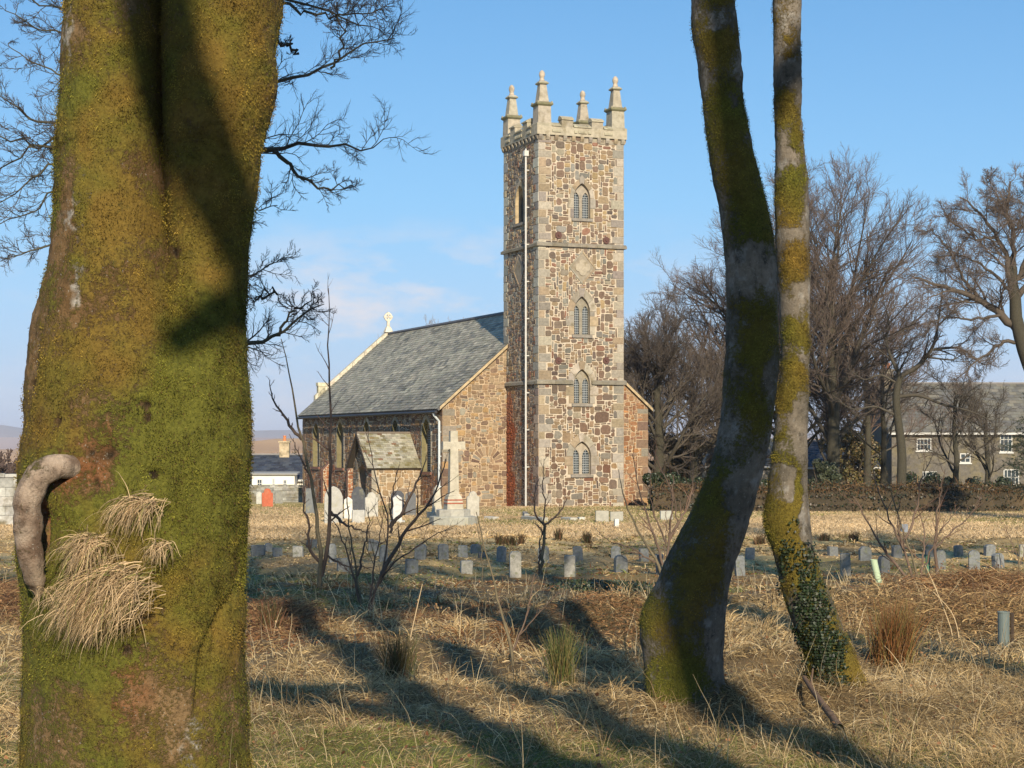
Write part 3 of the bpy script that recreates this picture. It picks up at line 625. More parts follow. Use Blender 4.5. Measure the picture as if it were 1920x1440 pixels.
# porch
SP0, SP1, QP, ZPE = 3.3, 6.5, 2.62, .33; SPC = (SP0+SP1)/2; ZPR = 2.0
pm = MB()
def fr_pw(a, b, d=0.0): return C(NT0-a, W0+SP0, b)-Vd*d
def fr_pe(a, b, d=0.0): return C(NT0-a, W0+SP1, b)+Vd*d
def fr_pg(a, b, d=0.0): return C(NT0-QP, W0+a, b)-U*d
PTAN = [((0.36, 0.25, 0.14), 3), ((0.30, 0.21, 0.12), 2), ((0.33, 0.26, 0.17), 2), ((0.25, 0.19, 0.13), 1)]
pq = []; quoins(pm, fr_pw, -1, QP, ZB, ZPE+.05, pq, seed=41, long=.4, short=.25, pal=GRAN); rubble(pm, fr_pw, [(0, ZB), (QP, ZB), (QP, ZPE+.1), (0, ZPE+.1)], [], pq, PTAN, ca=.13, cb=.10, rnd=.3)
rubble(pm, fr_pe, [(0, ZB), (QP, ZB), (QP, ZPE+.1), (0, ZPE+.1)], [], [], PTAN, ca=.2, cb=.15)
dr = arch(SPC, ZB+.02, .62, -.1, .6)
rubble(pm, fr_pg, [(SP0, ZB), (SP1, ZB), (SP1, ZPE+.1), (SPC, ZPR-.05), (SP0, ZPE+.1)], [dr], [], BROWN, ca=.13, cb=.1)
for j in range(len(dr)): a, b = dr[j], dr[(j+1) % len(dr)]; pm.poly([fr_pg(a[0], a[1], 0), fr_pg(b[0], b[1], 0), fr_pg(b[0], b[1], -.35), fr_pg(a[0], a[1], -.35)], (0.25, 0.2, 0.15))
po = pm.build('porch', [M_stone, M_mortar], church)
mb = MB(); mb.prism(dr, fr_pg, -.38, -.352); mb.build('door', M_wood, po)
mb = MB(); PS = [((0.38, 0.36, 0.28), 4), ((0.32, 0.30, 0.23), 2), ((0.44, 0.42, 0.34), 2), ((0.22, 0.19, 0.11), 1.0), ((0.20, 0.12, 0.07), .4)]
def pt(c, x, y):
    g_ = float(fbm(np.array([x*1.1, y*1.1, 5.0]), 1.0, 3))+.9*(.75-x/2.9)*.7
    return tuple(a_*(1-.55*min(1, max(0, g_*2.2)))+b_*.55*min(1, max(0, g_*2.2)) for a_, b_ in zip(c, (0.17, 0.15, 0.055)))
for sg in (-1, 1):
    ov = .28; sE = SPC+sg*((SP1-SP0)/2+ov*.7); A = C(NT0-.03, W0+sE, ZPE-.02); tp = C(NT0-.03, W0+SPC, ZPR+.08); upv = tp-A; lu = upv.length; upv.normalize()
    slates(mb, A, -U, upv, QP+.30, lu, .24, .135, PS, lift=.03, tint=pt if sg < 0 else None, ragged=.02)
    n_ = (-U).cross(upv); n_ = n_ if n_.z > 0 else -n_; mb.box(A-n_*.004, -U*(QP+.30), upv*lu, -n_*.07, (0.06, 0.05, 0.04))
mb.tube([C(NT0, W0+SPC, ZPR+.10), C(NT0-QP-.3, W0+SPC, ZPR+.10)], .07, 6, (0.15, 0.12, 0.09)); mb.build('porch_roof', M_slate, po)
for sg in (-1, 1):
    mb = MB(); sE = SPC+sg*((SP1-SP0)/2+.28*.7+.02); a = C(NT0-QP-.345, W0+sE, ZPE-.2); b = C(NT0-QP-.345, W0+SPC, ZPR-.08); mb.box(a, b-a, UP*.2, U*.04)
    mb.build('bargeboard', M_wood, po)
for k in range(9): mb = MB(); mb.cbox(tuple(C(NT0-.15-k*.3, W0+SP0-.08, ZPE-.06)), .04, .07, .06, rz=math.radians(22)); mb.build('rafter_end', M_wood, po)
# ------------------------------------------------------------ churchyard stones
M_grave = mat('weathered_headstone', attr=True, var=0.25, vscale=7.0, bump=0.4, bscale=40, bdist=0.01, tint2=(0.20, 0.19, 0.11), tscale=3.5, tpos=(0.55, 0.8))
M_marker = mat('granite_marker', attr=True, var=0.38, vscale=16.0, bump=0.6, bscale=60, bdist=0.015, tint2=(0.13, 0.14, 0.07), tscale=9, tpos=(0.53, 0.72))
def outline(shape, w, h):
    hw = w/2
    if shape == 'round': return [(-hw, 0), (hw, 0), (hw, h-hw*.85)]+[(hw*math.cos(t), h-hw*.85+hw*.85*math.sin(t)) for t in [math.pi*k/10 for k in range(1, 10)]]+[(-hw, h-hw*.85)]
    if shape == 'gothic': return [(-hw, 0), (hw, 0), (hw, h-hw*1.2), (hw*.86, h-hw*.75), (hw*.62, h-hw*.38), (hw*.33, h-hw*.12), (0, h), (-hw*.33, h-hw*.12), (-hw*.62, h-hw*.38), (-hw*.86, h-hw*.75), (-hw, h-hw*1.2)]
    if shape == 'shoulder': return [(-hw, 0), (hw, 0), (hw, h-hw*1.0), (hw*.92, h-hw*.8), (hw*.66, h-hw*.72), (hw*.62, h-hw*.45), (hw*.42, h-hw*.14), (hw*.15, h), (-hw*.15, h), (-hw*.42, h-hw*.14), (-hw*.62, h-hw*.45), (-hw*.66, h-hw*.72), (-hw*.92, h-hw*.8), (-hw, h-hw*1.0)]
    if shape == 'peak': return [(-hw, 0), (hw, 0), (hw, h-hw*.7), (0, h), (-hw, h-hw*.7)]
    if shape == 'clip': return [(-hw, 0), (hw, 0), (hw, h-hw*.4), (hw*.6, h), (-hw*.6, h), (-hw, h-hw*.4)]
    return [(-hw, 0), (hw, 0), (hw, h-.02), (hw-.02, h), (-hw+.02, h), (-hw, h-.02)]
def tablet(px0, px1, yt, yb, shape, col, label, cat='headstone', name='headstone', th=.13, rz=None, lean=0.0, side=0.0, group=None, m=None, base=None, D=None, rnd=None):
    rr = rnd or random.Random(int(px0*7+yt)); x, y, z = gpt((px0+px1)/2, yb) if D is None else P((px0+px1)/2, yb, D)
    w = (px1-px0)*y/F; h = (yb-yt)*y/F+.12; rz = math.radians(rz if rz is not None else rr.uniform(4, 20)); w = w/max(.6, math.cos(rz))*.98
    ex = Vector((math.cos(rz), math.sin(rz), 0)); ey = Vector((-ex.y, ex.x, 0)); up = (UP+ey*lean+ex*side).normalized(); o = Vector((x, y, z-.12))
    mb = MB(); mb.cur = col; pts = outline(shape, w, h); ins = [(a*.95, b*.988+.004) for a, b in pts]
    f = lambda a, b, d: o+ex*a+up*b+ey*d
    j = [[rr.uniform(-.006, .006) for _ in range(2)] for _ in pts]
    mb.ring([[f(a*.96, b*.99, 0) for (a, b) in pts], [f(a+q[0], b+q[1], .012) for (a, b), q in zip(pts, j)], [f(a+q[0], b+q[1], th-.012) for (a, b), q in zip(pts, j)], [f(a*.96, b*.99, th) for a, b in pts]])
    if base: mb.box(o-ex*(w/2+.1)-ey*.1, ex*(w+.2), ey*(th+.2), UP*base)
    ob = mb.build(name, m or M_grave, None, loc=(x, y, z)); return tag(ob, label, cat, group)
G1, G2, G3, DK, WH = (0.34, 0.33, 0.29), (0.27, 0.27, 0.25), (0.40, 0.38, 0.33), (0.075, 0.08, 0.09), (0.62, 0.60, 0.54)
GH = 'headstones by the church'
tablet(480.5, 491, 922, 945, 'round', (0.42, 0.42, 0.38), 'small pale round-topped headstone just left of the red headstone', group=GH)
tablet(491.5, 512, 916, 951, 'shoulder', (0.42, 0.115, 0.06), 'red sandstone headstone with a shouldered top before the grey yard wall', group=GH)
tablet(516, 530, 921, 944, 'round', (0.22, 0.22, 0.20), 'low dull grey headstone just right of the red headstone', group=GH)
tablet(553, 568, 911, 934, 'clip', (0.02, 0.02, 0.022), 'black headstone leaning beside the far corner of the nave', group=GH, side=-.08)
tablet(573, 591, 916, 964, 'flat', (0.15, 0.16, 0.16), 'tall dark grey slab standing at the far nave corner', group=GH)
tablet(608, 643, 912, 982, 'gothic', (0.36, 0.355, 0.32), 'largest pale grey gothic headstone, left of the white pointed one', group=GH, lean=.03)
tablet(645, 661, 932, 975, 'peak', WH, 'bright white narrow pointed headstone before the dark slab', group=GH)
tablet(659, 685, 912, 958, 'gothic', DK, 'dark slate pointed headstone behind the bright white one', group=GH)
tablet(661, 684, 957, 981, 'flat', (0.40, 0.40, 0.37), 'low pale square headstone in front of the dark slate one', group=GH)
tablet(685, 709, 923, 970, 'shoulder', (0.42, 0.41, 0.36), 'pale grey shouldered headstone by the porch corner', group=GH)
tablet(734, 758, 920, 966, 'round', DK, 'dark round-topped headstone behind the white gabled one', group=GH)
tablet(737, 754, 929, 981, 'peak', (0.50, 0.50, 0.48), 'white gabled headstone before the porch wall', group=GH, th=.2, base=.2)
tablet(760, 780, 922, 968, 'round', (0.12, 0.125, 0.13), 'dark round-topped headstone right of the white gabled one', group=GH)
tablet(876, 899, 922, 971, 'shoulder', (0.40, 0.38, 0.32), 'pale lichened headstone right of the memorial cross', group=GH, rz=18)
tablet(1117, 1142, 958, 980, 'flat', (0.33, 0.32, 0.27), 'low square grey headstone below the tower, left of a pair', group=GH, rz=6)
tablet(1144, 1169, 960, 979, 'flat', (0.33, 0.32, 0.27), 'low square grey headstone below the tower, right of a pair', group=GH, rz=6)
tablet(1153, 1161, 973, 989, 'flat', WH, 'tiny white grave peg before the pair of low square stones', cat='grave peg')
tablet(1240, 1258, 927, 950, 'shoulder', (0.20, 0.21, 0.18), 'grey shouldered headstone at the foot of the dark hedge', group=GH)
tablet(1238, 1262, 958, 976, 'flat', (0.36, 0.36, 0.31), 'low pale block headstone before the dark hedge', group=GH)
tablet(1690, 1703, 983, 999, 'flat', (0.20, 0.23, 0.27), 'small bluish stone on the lit grass behind the right-hand shrub', group=GH)
tablet(0, 12, 908, 975, 'round', (0.45, 0.43, 0.38), 'pale headstone at the far left edge before the white wall', group=GH)
# pale obelisk by the nave pipe
def obelisk():
    x, y, z = gpt(819, 972); o = empty('obelisk', (x, y, z), 'slim pale obelisk grave left of the memorial cross', 'obelisk')
    ex = Vector((math.cos(.3), math.sin(.3), 0)); ey = Vector((-ex.y, ex.x, 0)); mb = MB(); c = (0.42, 0.39, 0.31); b = Vector((x, y, z))
    mb.frustum(b-UP*.1, .35, .34, .33, ex, ey, c); mb.build('plinth', M_grave, o)
    mb = MB(); mb.frustum(b+UP*.25, .92, .17, .11, ex, ey, c, cap=False); mb.frustum(b+UP*1.17, .16, .11, .005, ex, ey, c); mb.build('shaft', M_grave, o)
obelisk()
# flat kerbs and ledger stones in the grass
def kerb(x0, y0, x1, y1, w, h, col, label):
    a = Vector(gpt(x0, y0)); b = Vector(gpt(x1, y1)); d = (b-a); n = Vector((-d.y, d.x, 0)).normalized(); mb = MB(); mb.cur = col
    m_ = .02; mb.ring([[a-n*w-UP*.1, b-n*w-UP*.1, b+n*w-UP*.1, a+n*w-UP*.1], [a-n*w+UP*(h-m_), b-n*w+UP*(h-m_), b+n*w+UP*(h-m_), a+n*w+UP*(h-m_)], [a-n*(w-m_)+UP*h, b-n*(w-m_)+UP*h, b+n*(w-m_)+UP*h, a+n*(w-m_)+UP*h]])
    return tag(mb.build('grave_kerb', M_grave, None, loc=tuple(a)), label, 'grave kerb')
kerb(983, 975, 1022, 979, .12, .16, (0.36, 0.35, 0.30), 'long low stone kerb lying in the grass before the tower')
kerb(913, 973, 930, 974, .15, .10, (0.42, 0.41, 0.37), 'flat pale ledger stone left of the long kerb')
kerb(1058, 976, 1076, 977, .15, .13, (0.38, 0.37, 0.32), 'small worn stone block right of the long kerb')
kerb(1088, 974, 1092, 975, .12, .10, (0.5, 0.5, 0.45), 'tiny pale stone between the worn block and the square headstones')
kerb(984, 968, 988, 973, .10, .2, (0.30, 0.29, 0.25), 'short upright kerb end beside the long kerb')
# memorial cross
def memorial():
    x, y, z = gpt(850, 984); o = empty('memorial_cross', (x, y, z), 'tall pale granite memorial cross on two steps beside the nave', 'cross')
    k = y/F; rz = math.radians(16); ex = Vector((math.cos(rz), math.sin(rz), 0)); ey = Vector((-ex.y, ex.x, 0)); b = Vector((x, y, z)); c = (0.40, 0.37, 0.29)
    sc = 1/(math.cos(rz)+math.sin(rz))
    def oct_(hw, z0, z1, col, bev=.02):
        mb = MB(); q = lambda r: [(r, r*.42), (r*.42, r), (-r*.42, r), (-r, r*.42), (-r, -r*.42), (-r*.42, -r), (r*.42, -r), (r, -r*.42)]
        mb.ring([[b+ex*i+ey*j+UP*zz for i, j in q(r)] for r, zz in ((hw, z0), (hw, z1-bev), (hw-bev, z1))], col); return mb
    oct_(42*k, -.15, 16*k, (0.33, 0.33, 0.28)).build('step', M_grave, o); oct_(30*k, 16*k+.001, 29*k, (0.36, 0.35, 0.30)).build('step', M_grave, o)
    mb = MB(); z0 = 29*k+.002
    for (dz, a, cc) in ((.20, .30, c), (.045, .305, (0.30, 0.09, 0.05)), (.07, .29, c), (.045, .285, (0.30, 0.09, 0.05)), (.08, .27, c)): mb.frustum(b+UP*z0, dz, a, a-.012, ex, ey, cc); z0 += dz+.001
    mb.frustum(b+UP*z0, .12, .25, .19, ex, ey, c); z0 += .121; mb.build('plinth', M_grave, o)
    mb = MB(); top = 176*k; arm = (828-0)*0
    H = lambda px: (984-px)*k
    mb.frustum(b+UP*z0, H(843)-z0, .17, .145, ex, ey, c, cap=False); mb.frustum(b+UP*H(843), H(808)-H(843), .145, .135, ex, ey, c)
    for sg in (-1, 1):
        a0 = .143; a1 = 20.5*k/math.cos(rz)
        r0 = [b+ex*(sg*a0)+ey*(sy*.139)+UP*(H(835.5)+sz*.135) for sy, sz in ((-1, -1), (1, -1), (1, 1), (-1, 1))]; r1 = [b+ex*(sg*a1)+ey*(sy*.139)+UP*(H(835.5)+sz*.150) for sy, sz in ((-1, -1), (1, -1), (1, 1), (-1, 1))]
        mb.ring([r0, r1] if sg > 0 else [r1, r0], c)
    mb.build('shaft', M_grave, o)
memorial()
# small prison grave markers
MK = [(471, 497, 1022, 1042, 'f'), (499, 512, 1018, 1035, 'r'), (513, 530, 1028, 1044, 'f'), (549, 568, 1024, 1044, 'f'), (576, 594, 1012, 1028, 'f'), (618, 632, 1020, 1055, 'r'), (634, 655, 1047, 1072, 'f'),
      (691, 702, 1012, 1034, 'f'), (703, 711, 1014, 1044, 'f'), (712, 726, 1022, 1053, 'r'), (762, 785, 1049, 1075, 'f'), (776, 797, 1022, 1050, 'r'), (823, 842, 1020, 1049, 'r'), (860, 878, 1023, 1045, 'f'), (864, 886, 1052, 1077, 'f'),
      (885, 902, 1021, 1038, 'r'), (897, 913, 1036, 1046, 'f'), (932, 949, 1025, 1054, 'r'), (956, 978, 1035, 1084, 'r'), (1009, 1030, 1025, 1056, 'r'), (1058, 1079, 1042, 1082, 'f'), (1075, 1094, 1025, 1052, 'r'), (1146, 1165, 1024, 1048, 'r'),
      (1155, 1178, 1041, 1074, 'r'), (1202, 1218, 1029, 1053, 'f'), (1231, 1247, 1040, 1078, 'f'), (1381, 1399, 1043, 1080, 'f'), (1399, 1415, 1028, 1050, 'f'), (1555, 1573, 1025, 1043, 'f'), (1577, 1596, 1038, 1080, 'f'), (1613, 1636, 1025, 1051, 'r'),
      (1652, 1670, 1042, 1074, 'r'), (1675, 1693, 1023, 1047, 'r'), (1737, 1753, 1023, 1045, 'f'), (1757, 1775, 1033, 1067, 'r'), (1792, 1808, 1023, 1044, 'r'), (1817, 1838, 1032, 1069, 'r'), (1848, 1867, 1022, 1044, 'r'), (1867, 1886, 1038, 1066, 'r'), (1912, 1928, 1022, 1046, 'f')]
ORD = ['first', 'second', 'third', 'fourth', 'fifth', 'sixth', 'seventh', 'eighth', 'ninth', 'tenth', 'eleventh', 'twelfth', 'thirteenth', 'fourteenth', 'fifteenth', 'sixteenth', 'seventeenth', 'eighteenth', 'nineteenth', 'twentieth', 'twenty-first', 'twenty-second', 'twenty-third', 'twenty-fourth', 'twenty-fifth', 'twenty-sixth', 'twenty-seventh']
nb_, nf_ = 0, 0
for (x0, x1, yt, yb, s_) in MK:
    rr = random.Random(x0*31+yt); fr_ = yb > 1060
    if fr_: k_ = nf_; nf_ += 1
    else: k_ = nb_; nb_ += 1
    g_ = rr.uniform(.8, 1.25); cc = (0.155*g_, 0.165*g_, 0.165*g_)
    if (x0 in (1058, 956, 864, 549, 1577, 1912)): cc = (0.31*g_, 0.30*g_, 0.26*g_)
    look = ('pale' if cc[0] > .22 else 'grey')+(' round-topped' if s_ == 'r' else ' square-topped')
    tablet(x0, x1, yt, yb, 'round' if s_ == 'r' and rr.random() < .3 else 'clip' if s_ == 'r' else 'flat', cc, f'small {look} granite grave marker, {ORD[k_]} from the left in the {"near" if fr_ else "far"} row', 'grave marker', 'grave_marker', th=rr.uniform(.12, .18), rz=rr.uniform(-8, 22), lean=rr.uniform(-.06, .06), side=rr.uniform(-.05, .05), group='small granite grave markers in rows', m=M_marker, rnd=rr)
# ------------------------------------------------------------ tree guards
M_tube = mat('plastic_tube', attr=True, rough=0.5, var=0.1, vscale=10, trans=0.25)
def guard(px, yb, yt, wpx, col, label, leanx=0.0, stake=True):
    x, y, z = gpt(px, yb); k = y/F; r = wpx*k/2; h = (yb-yt)*k; o = empty('tree_guard', (x, y, z), label, 'tree guard'); up = Vector((leanx, .02, 1)).normalized(); b = Vector((x, y, z-.05)); mb = MB()
    e1 = Vector((1, 0, 0)); e2 = Vector((0, 1, 0)); n = 16
    R_ = lambda rr_, hh: [b+up*hh+e1*(rr_*math.cos(2*math.pi*q/n))+e2*(rr_*math.sin(2*math.pi*q/n)) for q in range(n)]
    mb.ring([R_(r, 0), R_(r, h+.05), R_(r*1.06, h+.05), R_(r*1.06, h+.065), R_(r*.93, h+.065), R_(r*.92, .02)], col, cap=False); mb.build('tube', M_tube, o, smooth=False)
    mb = MB(); mb.tube([b+e1*(r+.028), b+e1*(r+.028)+up*(h*1.13)], .02, 6, (0.10, 0.07, 0.05)); 
    if stake: mb.build('stake', M_wood, o)
guard(1651, 1101, 1050, 13, (0.50, 0.62, 0.42), 'pale green plastic tree guard leaning left on the grass', leanx=-.22, stake=False)
guard(1740, 1091, 1042, 9, (0.12, 0.25, 0.16), 'thin dark green tree guard behind the shrub', stake=False)
guard(1882, 1216, 1150, 22, (0.17, 0.21, 0.20), 'wide grey-green tree guard with a short stake, at the right')
# ------------------------------------------------------------ walls and houses beyond
M_white = mat('white_render', (0.74, 0.70, 0.60), var=0.08, vscale=2); M_wallg = mat('grey_stone_wall', attr=True, var=0.35, vscale=5, bump=0.5, bscale=12, bdist=0.03, tint2=(0.15, 0.13, 0.08), tscale=1.5, tpos=(0.45, 0.65))
M_hroof = mat('house_slates', attr=True, rough=0.6, var=0.2, vscale=2, bump=.2, bscale=10)
M_wframe = mat('white_paint', (0.50, 0.50, 0.48), rough=.5, var=.05)
def yard_wall(px0, px1, yt, D0, D1, th, col, label, hgt, cope=True):
    a = Vector(((px0-CX)*D0/F, D0, 0)); b = Vector(((px1-CX)*D1/F, D1, 0)); n = max(3, int((b-a).length/.55)); o = empty('boundary_wall', (a.x, a.y, float(gz(a.x, a.y))), label, 'wall'); mb = MB(); cp = MB(); nn = Vector((-(b-a).y, (b-a).x, 0)).normalized()
    rr = random.Random(px0+999); zt = EYE+(HZ-yt)*D0/F
    pts = []
    for k in range(n+1): p = a.lerp(b, k/n); pts.append((p, float(gz(p.x, p.y))))
    rows = 6
    for k in range(n):
        (p, z0), (q, z1) = pts[k], pts[k+1]; top = zt
        for r in range(rows):
            f0, f1 = r/rows, (r+1)/rows; v_ = rr.uniform(.72, 1.25); c = tuple(x*v_*rr.uniform(.985, 1.015) for x in col); pr = rr.uniform(0, .05); sh = (.5 if r % 2 else 0)*(q-p)
            A, B = p+sh, q+sh; zz0 = min(z0, z1)-.3
            mb.box(A-nn*(th/2+pr)+UP*(zz0+(top-zz0)*f0), (B-A)*.985, nn*(th+pr*2), UP*((top-zz0)/rows-.012), c)
        if cope: cp.box(p-nn*(th/2+.06)+UP*(top+.003+rr.uniform(0, .02)), (q-p)*.97, nn*(th+.12), UP*(.10+rr.uniform(0, .05)), tuple(x*v_ for x in col))
    mb.build('wall', M_wallg, o)
    if cope: cp.build('coping', M_wallg, o)
yard_wall(250, 585, 914, 118, 119, .4, (0.25, 0.25, 0.23), 'grey stone yard wall behind the red headstone', 1)
yard_wall(-420, 190, 897, 64, 66, .4, (0.36, 0.36, 0.33), 'pale limewashed wall at the far left edge', 1)
def fr_gen(o, ex):
    o = Vector(o); ex = Vector(ex).normalized(); n = Vector((ex.y, -ex.x, 0))
    return lambda a, b, d=0.0: o+ex*a+UP*b+n*d
def win(parent, fr, a0, a1, b0, b1, nx=2, ny=2, arch_=False):
    mb = MB(); f = .07; dv = lambda v: fr(*v)-fr(0, 0, 0)
    for (x0, x1, y0, y1) in ((a0, a1, b0, b0+f), (a0, a1, b1-f, b1), (a0, a0+f, b0+f, b1-f), (a1-f, a1, b0+f, b1-f)): mb.box(fr(x0, y0, .004), dv((x1-x0, 0, 0)), dv((0, y1-y0, 0)), dv((0, 0, .05)))
    for k in range(1, nx): x = a0+(a1-a0)*k/nx; mb.box(fr(x-.02, b0+f, .006), dv((.04, 0, 0)), dv((0, b1-b0-2*f, 0)), dv((0, 0, .035)))
    for k in range(1, ny): y = b0+(b1-b0)*k/ny; mb.box(fr(a0+f, y-.02, .007), dv((a1-a0-2*f, 0, 0)), dv((0, .04, 0)), dv((0, 0, .032)))
    mb.box(fr(a0-.08, b0-.09, .003), dv((a1-a0+.16, 0, 0)), dv((0, .085, 0)), dv((0, 0, .10)))
    w = mb.build('window', M_wframe, parent); pb = MB(); pb.box(fr(a0+.03, b0+.03, .003), dv((a1-a0-.06, 0, 0)), dv((0, b1-b0-.06, 0)), dv((0, 0, .012))); pb.build('window_pane', M_glass, w)
def cottage(name, label, o, ex, L, Dp, h, rise, wallm, wallc, roofpal, wins, chim=(), gutter=M_wframe, ov=.3):
    o = Vector(o); ex = Vector(ex).normalized(); ey = Vector((-ex.y, ex.x, 0)); root = empty(name, tuple(o), label, 'house'); fr = fr_gen(o, ex)
    mb = MB(); mb.cur = wallc; mb.box(o-UP*1.5, ex*L, ey*Dp, UP*(h+1.5))
    for s_ in (0, L-.3): mb.prism([(0, h), (Dp, h), (Dp/2, h+rise)], lambda a, b, d, s_=s_: o+ex*(s_+d)+ey*a+UP*b, .0, .3)
    mb.build('wall', wallm, root)
    mb = MB()
    for sg in (0, 1):
        A = o-ex*ov+(ey*(-ov) if sg == 0 else ey*(Dp+ov))+UP*(h-ov*rise/(Dp/2)+.1); upv = (o+ey*(Dp/2)+UP*(h+rise+.12)); upv = upv-ex*ov-A; lu = upv.length; upv.normalize(); slates(mb, A, ex, upv, L+2*ov, lu, .5, .3, roofpal, lift=.025)
        n_ = ex.cross(upv); n_ = n_ if n_.z > 0 else -n_; mb.box(A-n_*.004, ex*(L+2*ov), upv*lu, -n_*.1, (0.08, 0.08, 0.08))
    mb.tube([o-ex*ov+ey*(Dp/2)+UP*(h+rise+.14), o+ex*(L+ov)+ey*(Dp/2)+UP*(h+rise+.14)], .1, 6, (0.2, 0.19, 0.18)); mb.build('roof', M_hroof, root)
    mb = MB(); mb.cur = (0.8, 0.8, 0.78); mb.box(o-ex*ov-ey*(ov+.1)+UP*(h-ov*rise/(Dp/2)-.08), ex*(L+2*ov), ey*.1, UP*.15); mb.build('gutter', gutter, root)
    for w_ in wins: win(root, fr, *w_)
    for (ca, hh, c, pots) in chim:
        mb = MB(); b = o+ex*ca+ey*(Dp/2)+UP*(h+rise-.6); mb.frustum(b, hh+.6, .42, .42, ex, ey, c); mb.frustum(b+UP*(hh+.601), .14, .5, .5, ex, ey, c); ch = mb.build('chimney', wallm if wallm != M_white else M_wallg, root)
        for q_ in range(pots):
            mb = MB(); pp = b+UP*(hh+.742)+ex*(.36*(q_-(pots-1)/2)); mb.ring([[pp+UP*z_+ex*(r_*math.cos(t*math.pi/5))+ey*(r_*math.sin(t*math.pi/5)) for t in range(10)] for z_, r_ in ((0, .14), (.35, .11), (.36, .14), (.45, .14))], (0.55, 0.20, 0.08)); mb.build('chimney_pot', M_grave, ch)
    return root, fr
DKS = [((0.045, 0.055, 0.075), 3), ((0.06, 0.07, 0.085), 2), ((0.035, 0.04, 0.055), 1)]
GYS = [((0.15, 0.145, 0.125), 3), ((0.12, 0.12, 0.11), 2), ((0.18, 0.17, 0.135), 1)]
# long low white cottages on the left
D_ = 150; k_ = D_/F
z_e = EYE+(HZ-897)*k_; zg = float(gz((400-CX)*k_, D_))
root, fr = cottage('cottage', 'low white cottage with dark slate roof beyond the yard wall', ((300-CX)*k_, D_, zg), (1, .03, 0), 16, 6.5, z_e-zg, (897-856)*k_, M_white, (0.7, 0.7, 0.6), DKS, [], chim=((226*k_, 1.15, (0.42, 0.34, 0.22), 1),))
# white front wing with flat eaves
mb = MB(); fo = fr_gen(((481-CX)*k_, D_-2.6, zg), (1, .03, 0)); dv = lambda v: fo(*v)-fo(0, 0, 0); hw_ = EYE+(HZ-890)*(D_-2.6)/F-zg
mb.box(fo(0, -1, 0), dv((78*k_, 0, 0)), dv((0, hw_+1, 0)), dv((0, 0, -2.5))); wob = mb.build('front_wing', M_white, root)
mb = MB(); mb.box(fo(-.25, hw_+.003, .25), dv((78*k_+.5, 0, 0)), dv((0, .09, 0)), dv((0, .12, -2.7))); mb.build('wing_roof', mat('lead_roof', (0.30, 0.30, 0.28), var=.1), wob)
for (a, b, t, bt) in ((490, 500, 897, 913), (518, 523, 896, 913), (538, 545, 898, 913)): win(wob, fo, (a-481)*k_, (b-481)*k_, EYE+(HZ-bt)*k_-zg, EYE+(HZ-t)*k_-zg, 2, 2)
# stone house behind the trees on the right, and its low wing
D2 = 128; k2 = D2/F; zg2 = -2.05
cottage('stone_house', 'two-storey grey stone house with slate roof behind the right-hand trees', ((1672-CX)*k2, D2, zg2), (1, .06, 0), 15.5, 7.5, EYE+(HZ-806)*k2-zg2, (803-716)*k2, M_wallg, (0.115, 0.105, 0.09), GYS,
        [((1719-1672)*k2, (1747-1672)*k2, EYE+(HZ-845)*k2-zg2, EYE+(HZ-822)*k2-zg2, 4, 2), ((1878-1672)*k2, (1902-1672)*k2, EYE+(HZ-848)*k2-zg2, EYE+(HZ-812)*k2-zg2, 3, 3), ((1802-1672)*k2, (1822-1672)*k2, EYE+(HZ-868)*k2-zg2, EYE+(HZ-850)*k2-zg2, 2, 2),
         ((1730-1672)*k2, (1757-1672)*k2, EYE+(HZ-905)*k2-zg2, EYE+(HZ-884)*k2-zg2, 4, 2), ((1885-1672)*k2, (1915-1672)*k2, EYE+(HZ-910)*k2-zg2, EYE+(HZ-880)*k2-zg2, 4, 2)], chim=((.6, 1.0, (0.30, 0.26, 0.2), 2), (13.5, 1.0, (0.30, 0.26, 0.2), 2)))
cottage('outbuilding', 'low dark slate-roofed outbuilding left of the stone house', ((1505-CX)*k2, D2+2, zg2), (1, .06, 0), 5.6, 5, EYE+(HZ-873)*k2-zg2, 1.6, M_wallg, (0.16, 0.15, 0.14), DKS, [(1.0, 1.7, .4, 1.1, 2, 2)])
cottage('far_house', 'distant pale house glimpsed under the branches right of the tower', ((1262-CX)*k2*1.05, D2*1.05, zg2), (1, -.05, 0), 7.5, 5, EYE+(HZ-872)*k2-zg2, 1.7, M_wallg, (0.30, 0.28, 0.25), GYS, [(1.2, 2.0, .6, 1.3, 2, 2), (3.0, 3.8, .6, 1.3, 2, 2), (5.4, 6.2, .6, 1.3, 2, 2)])
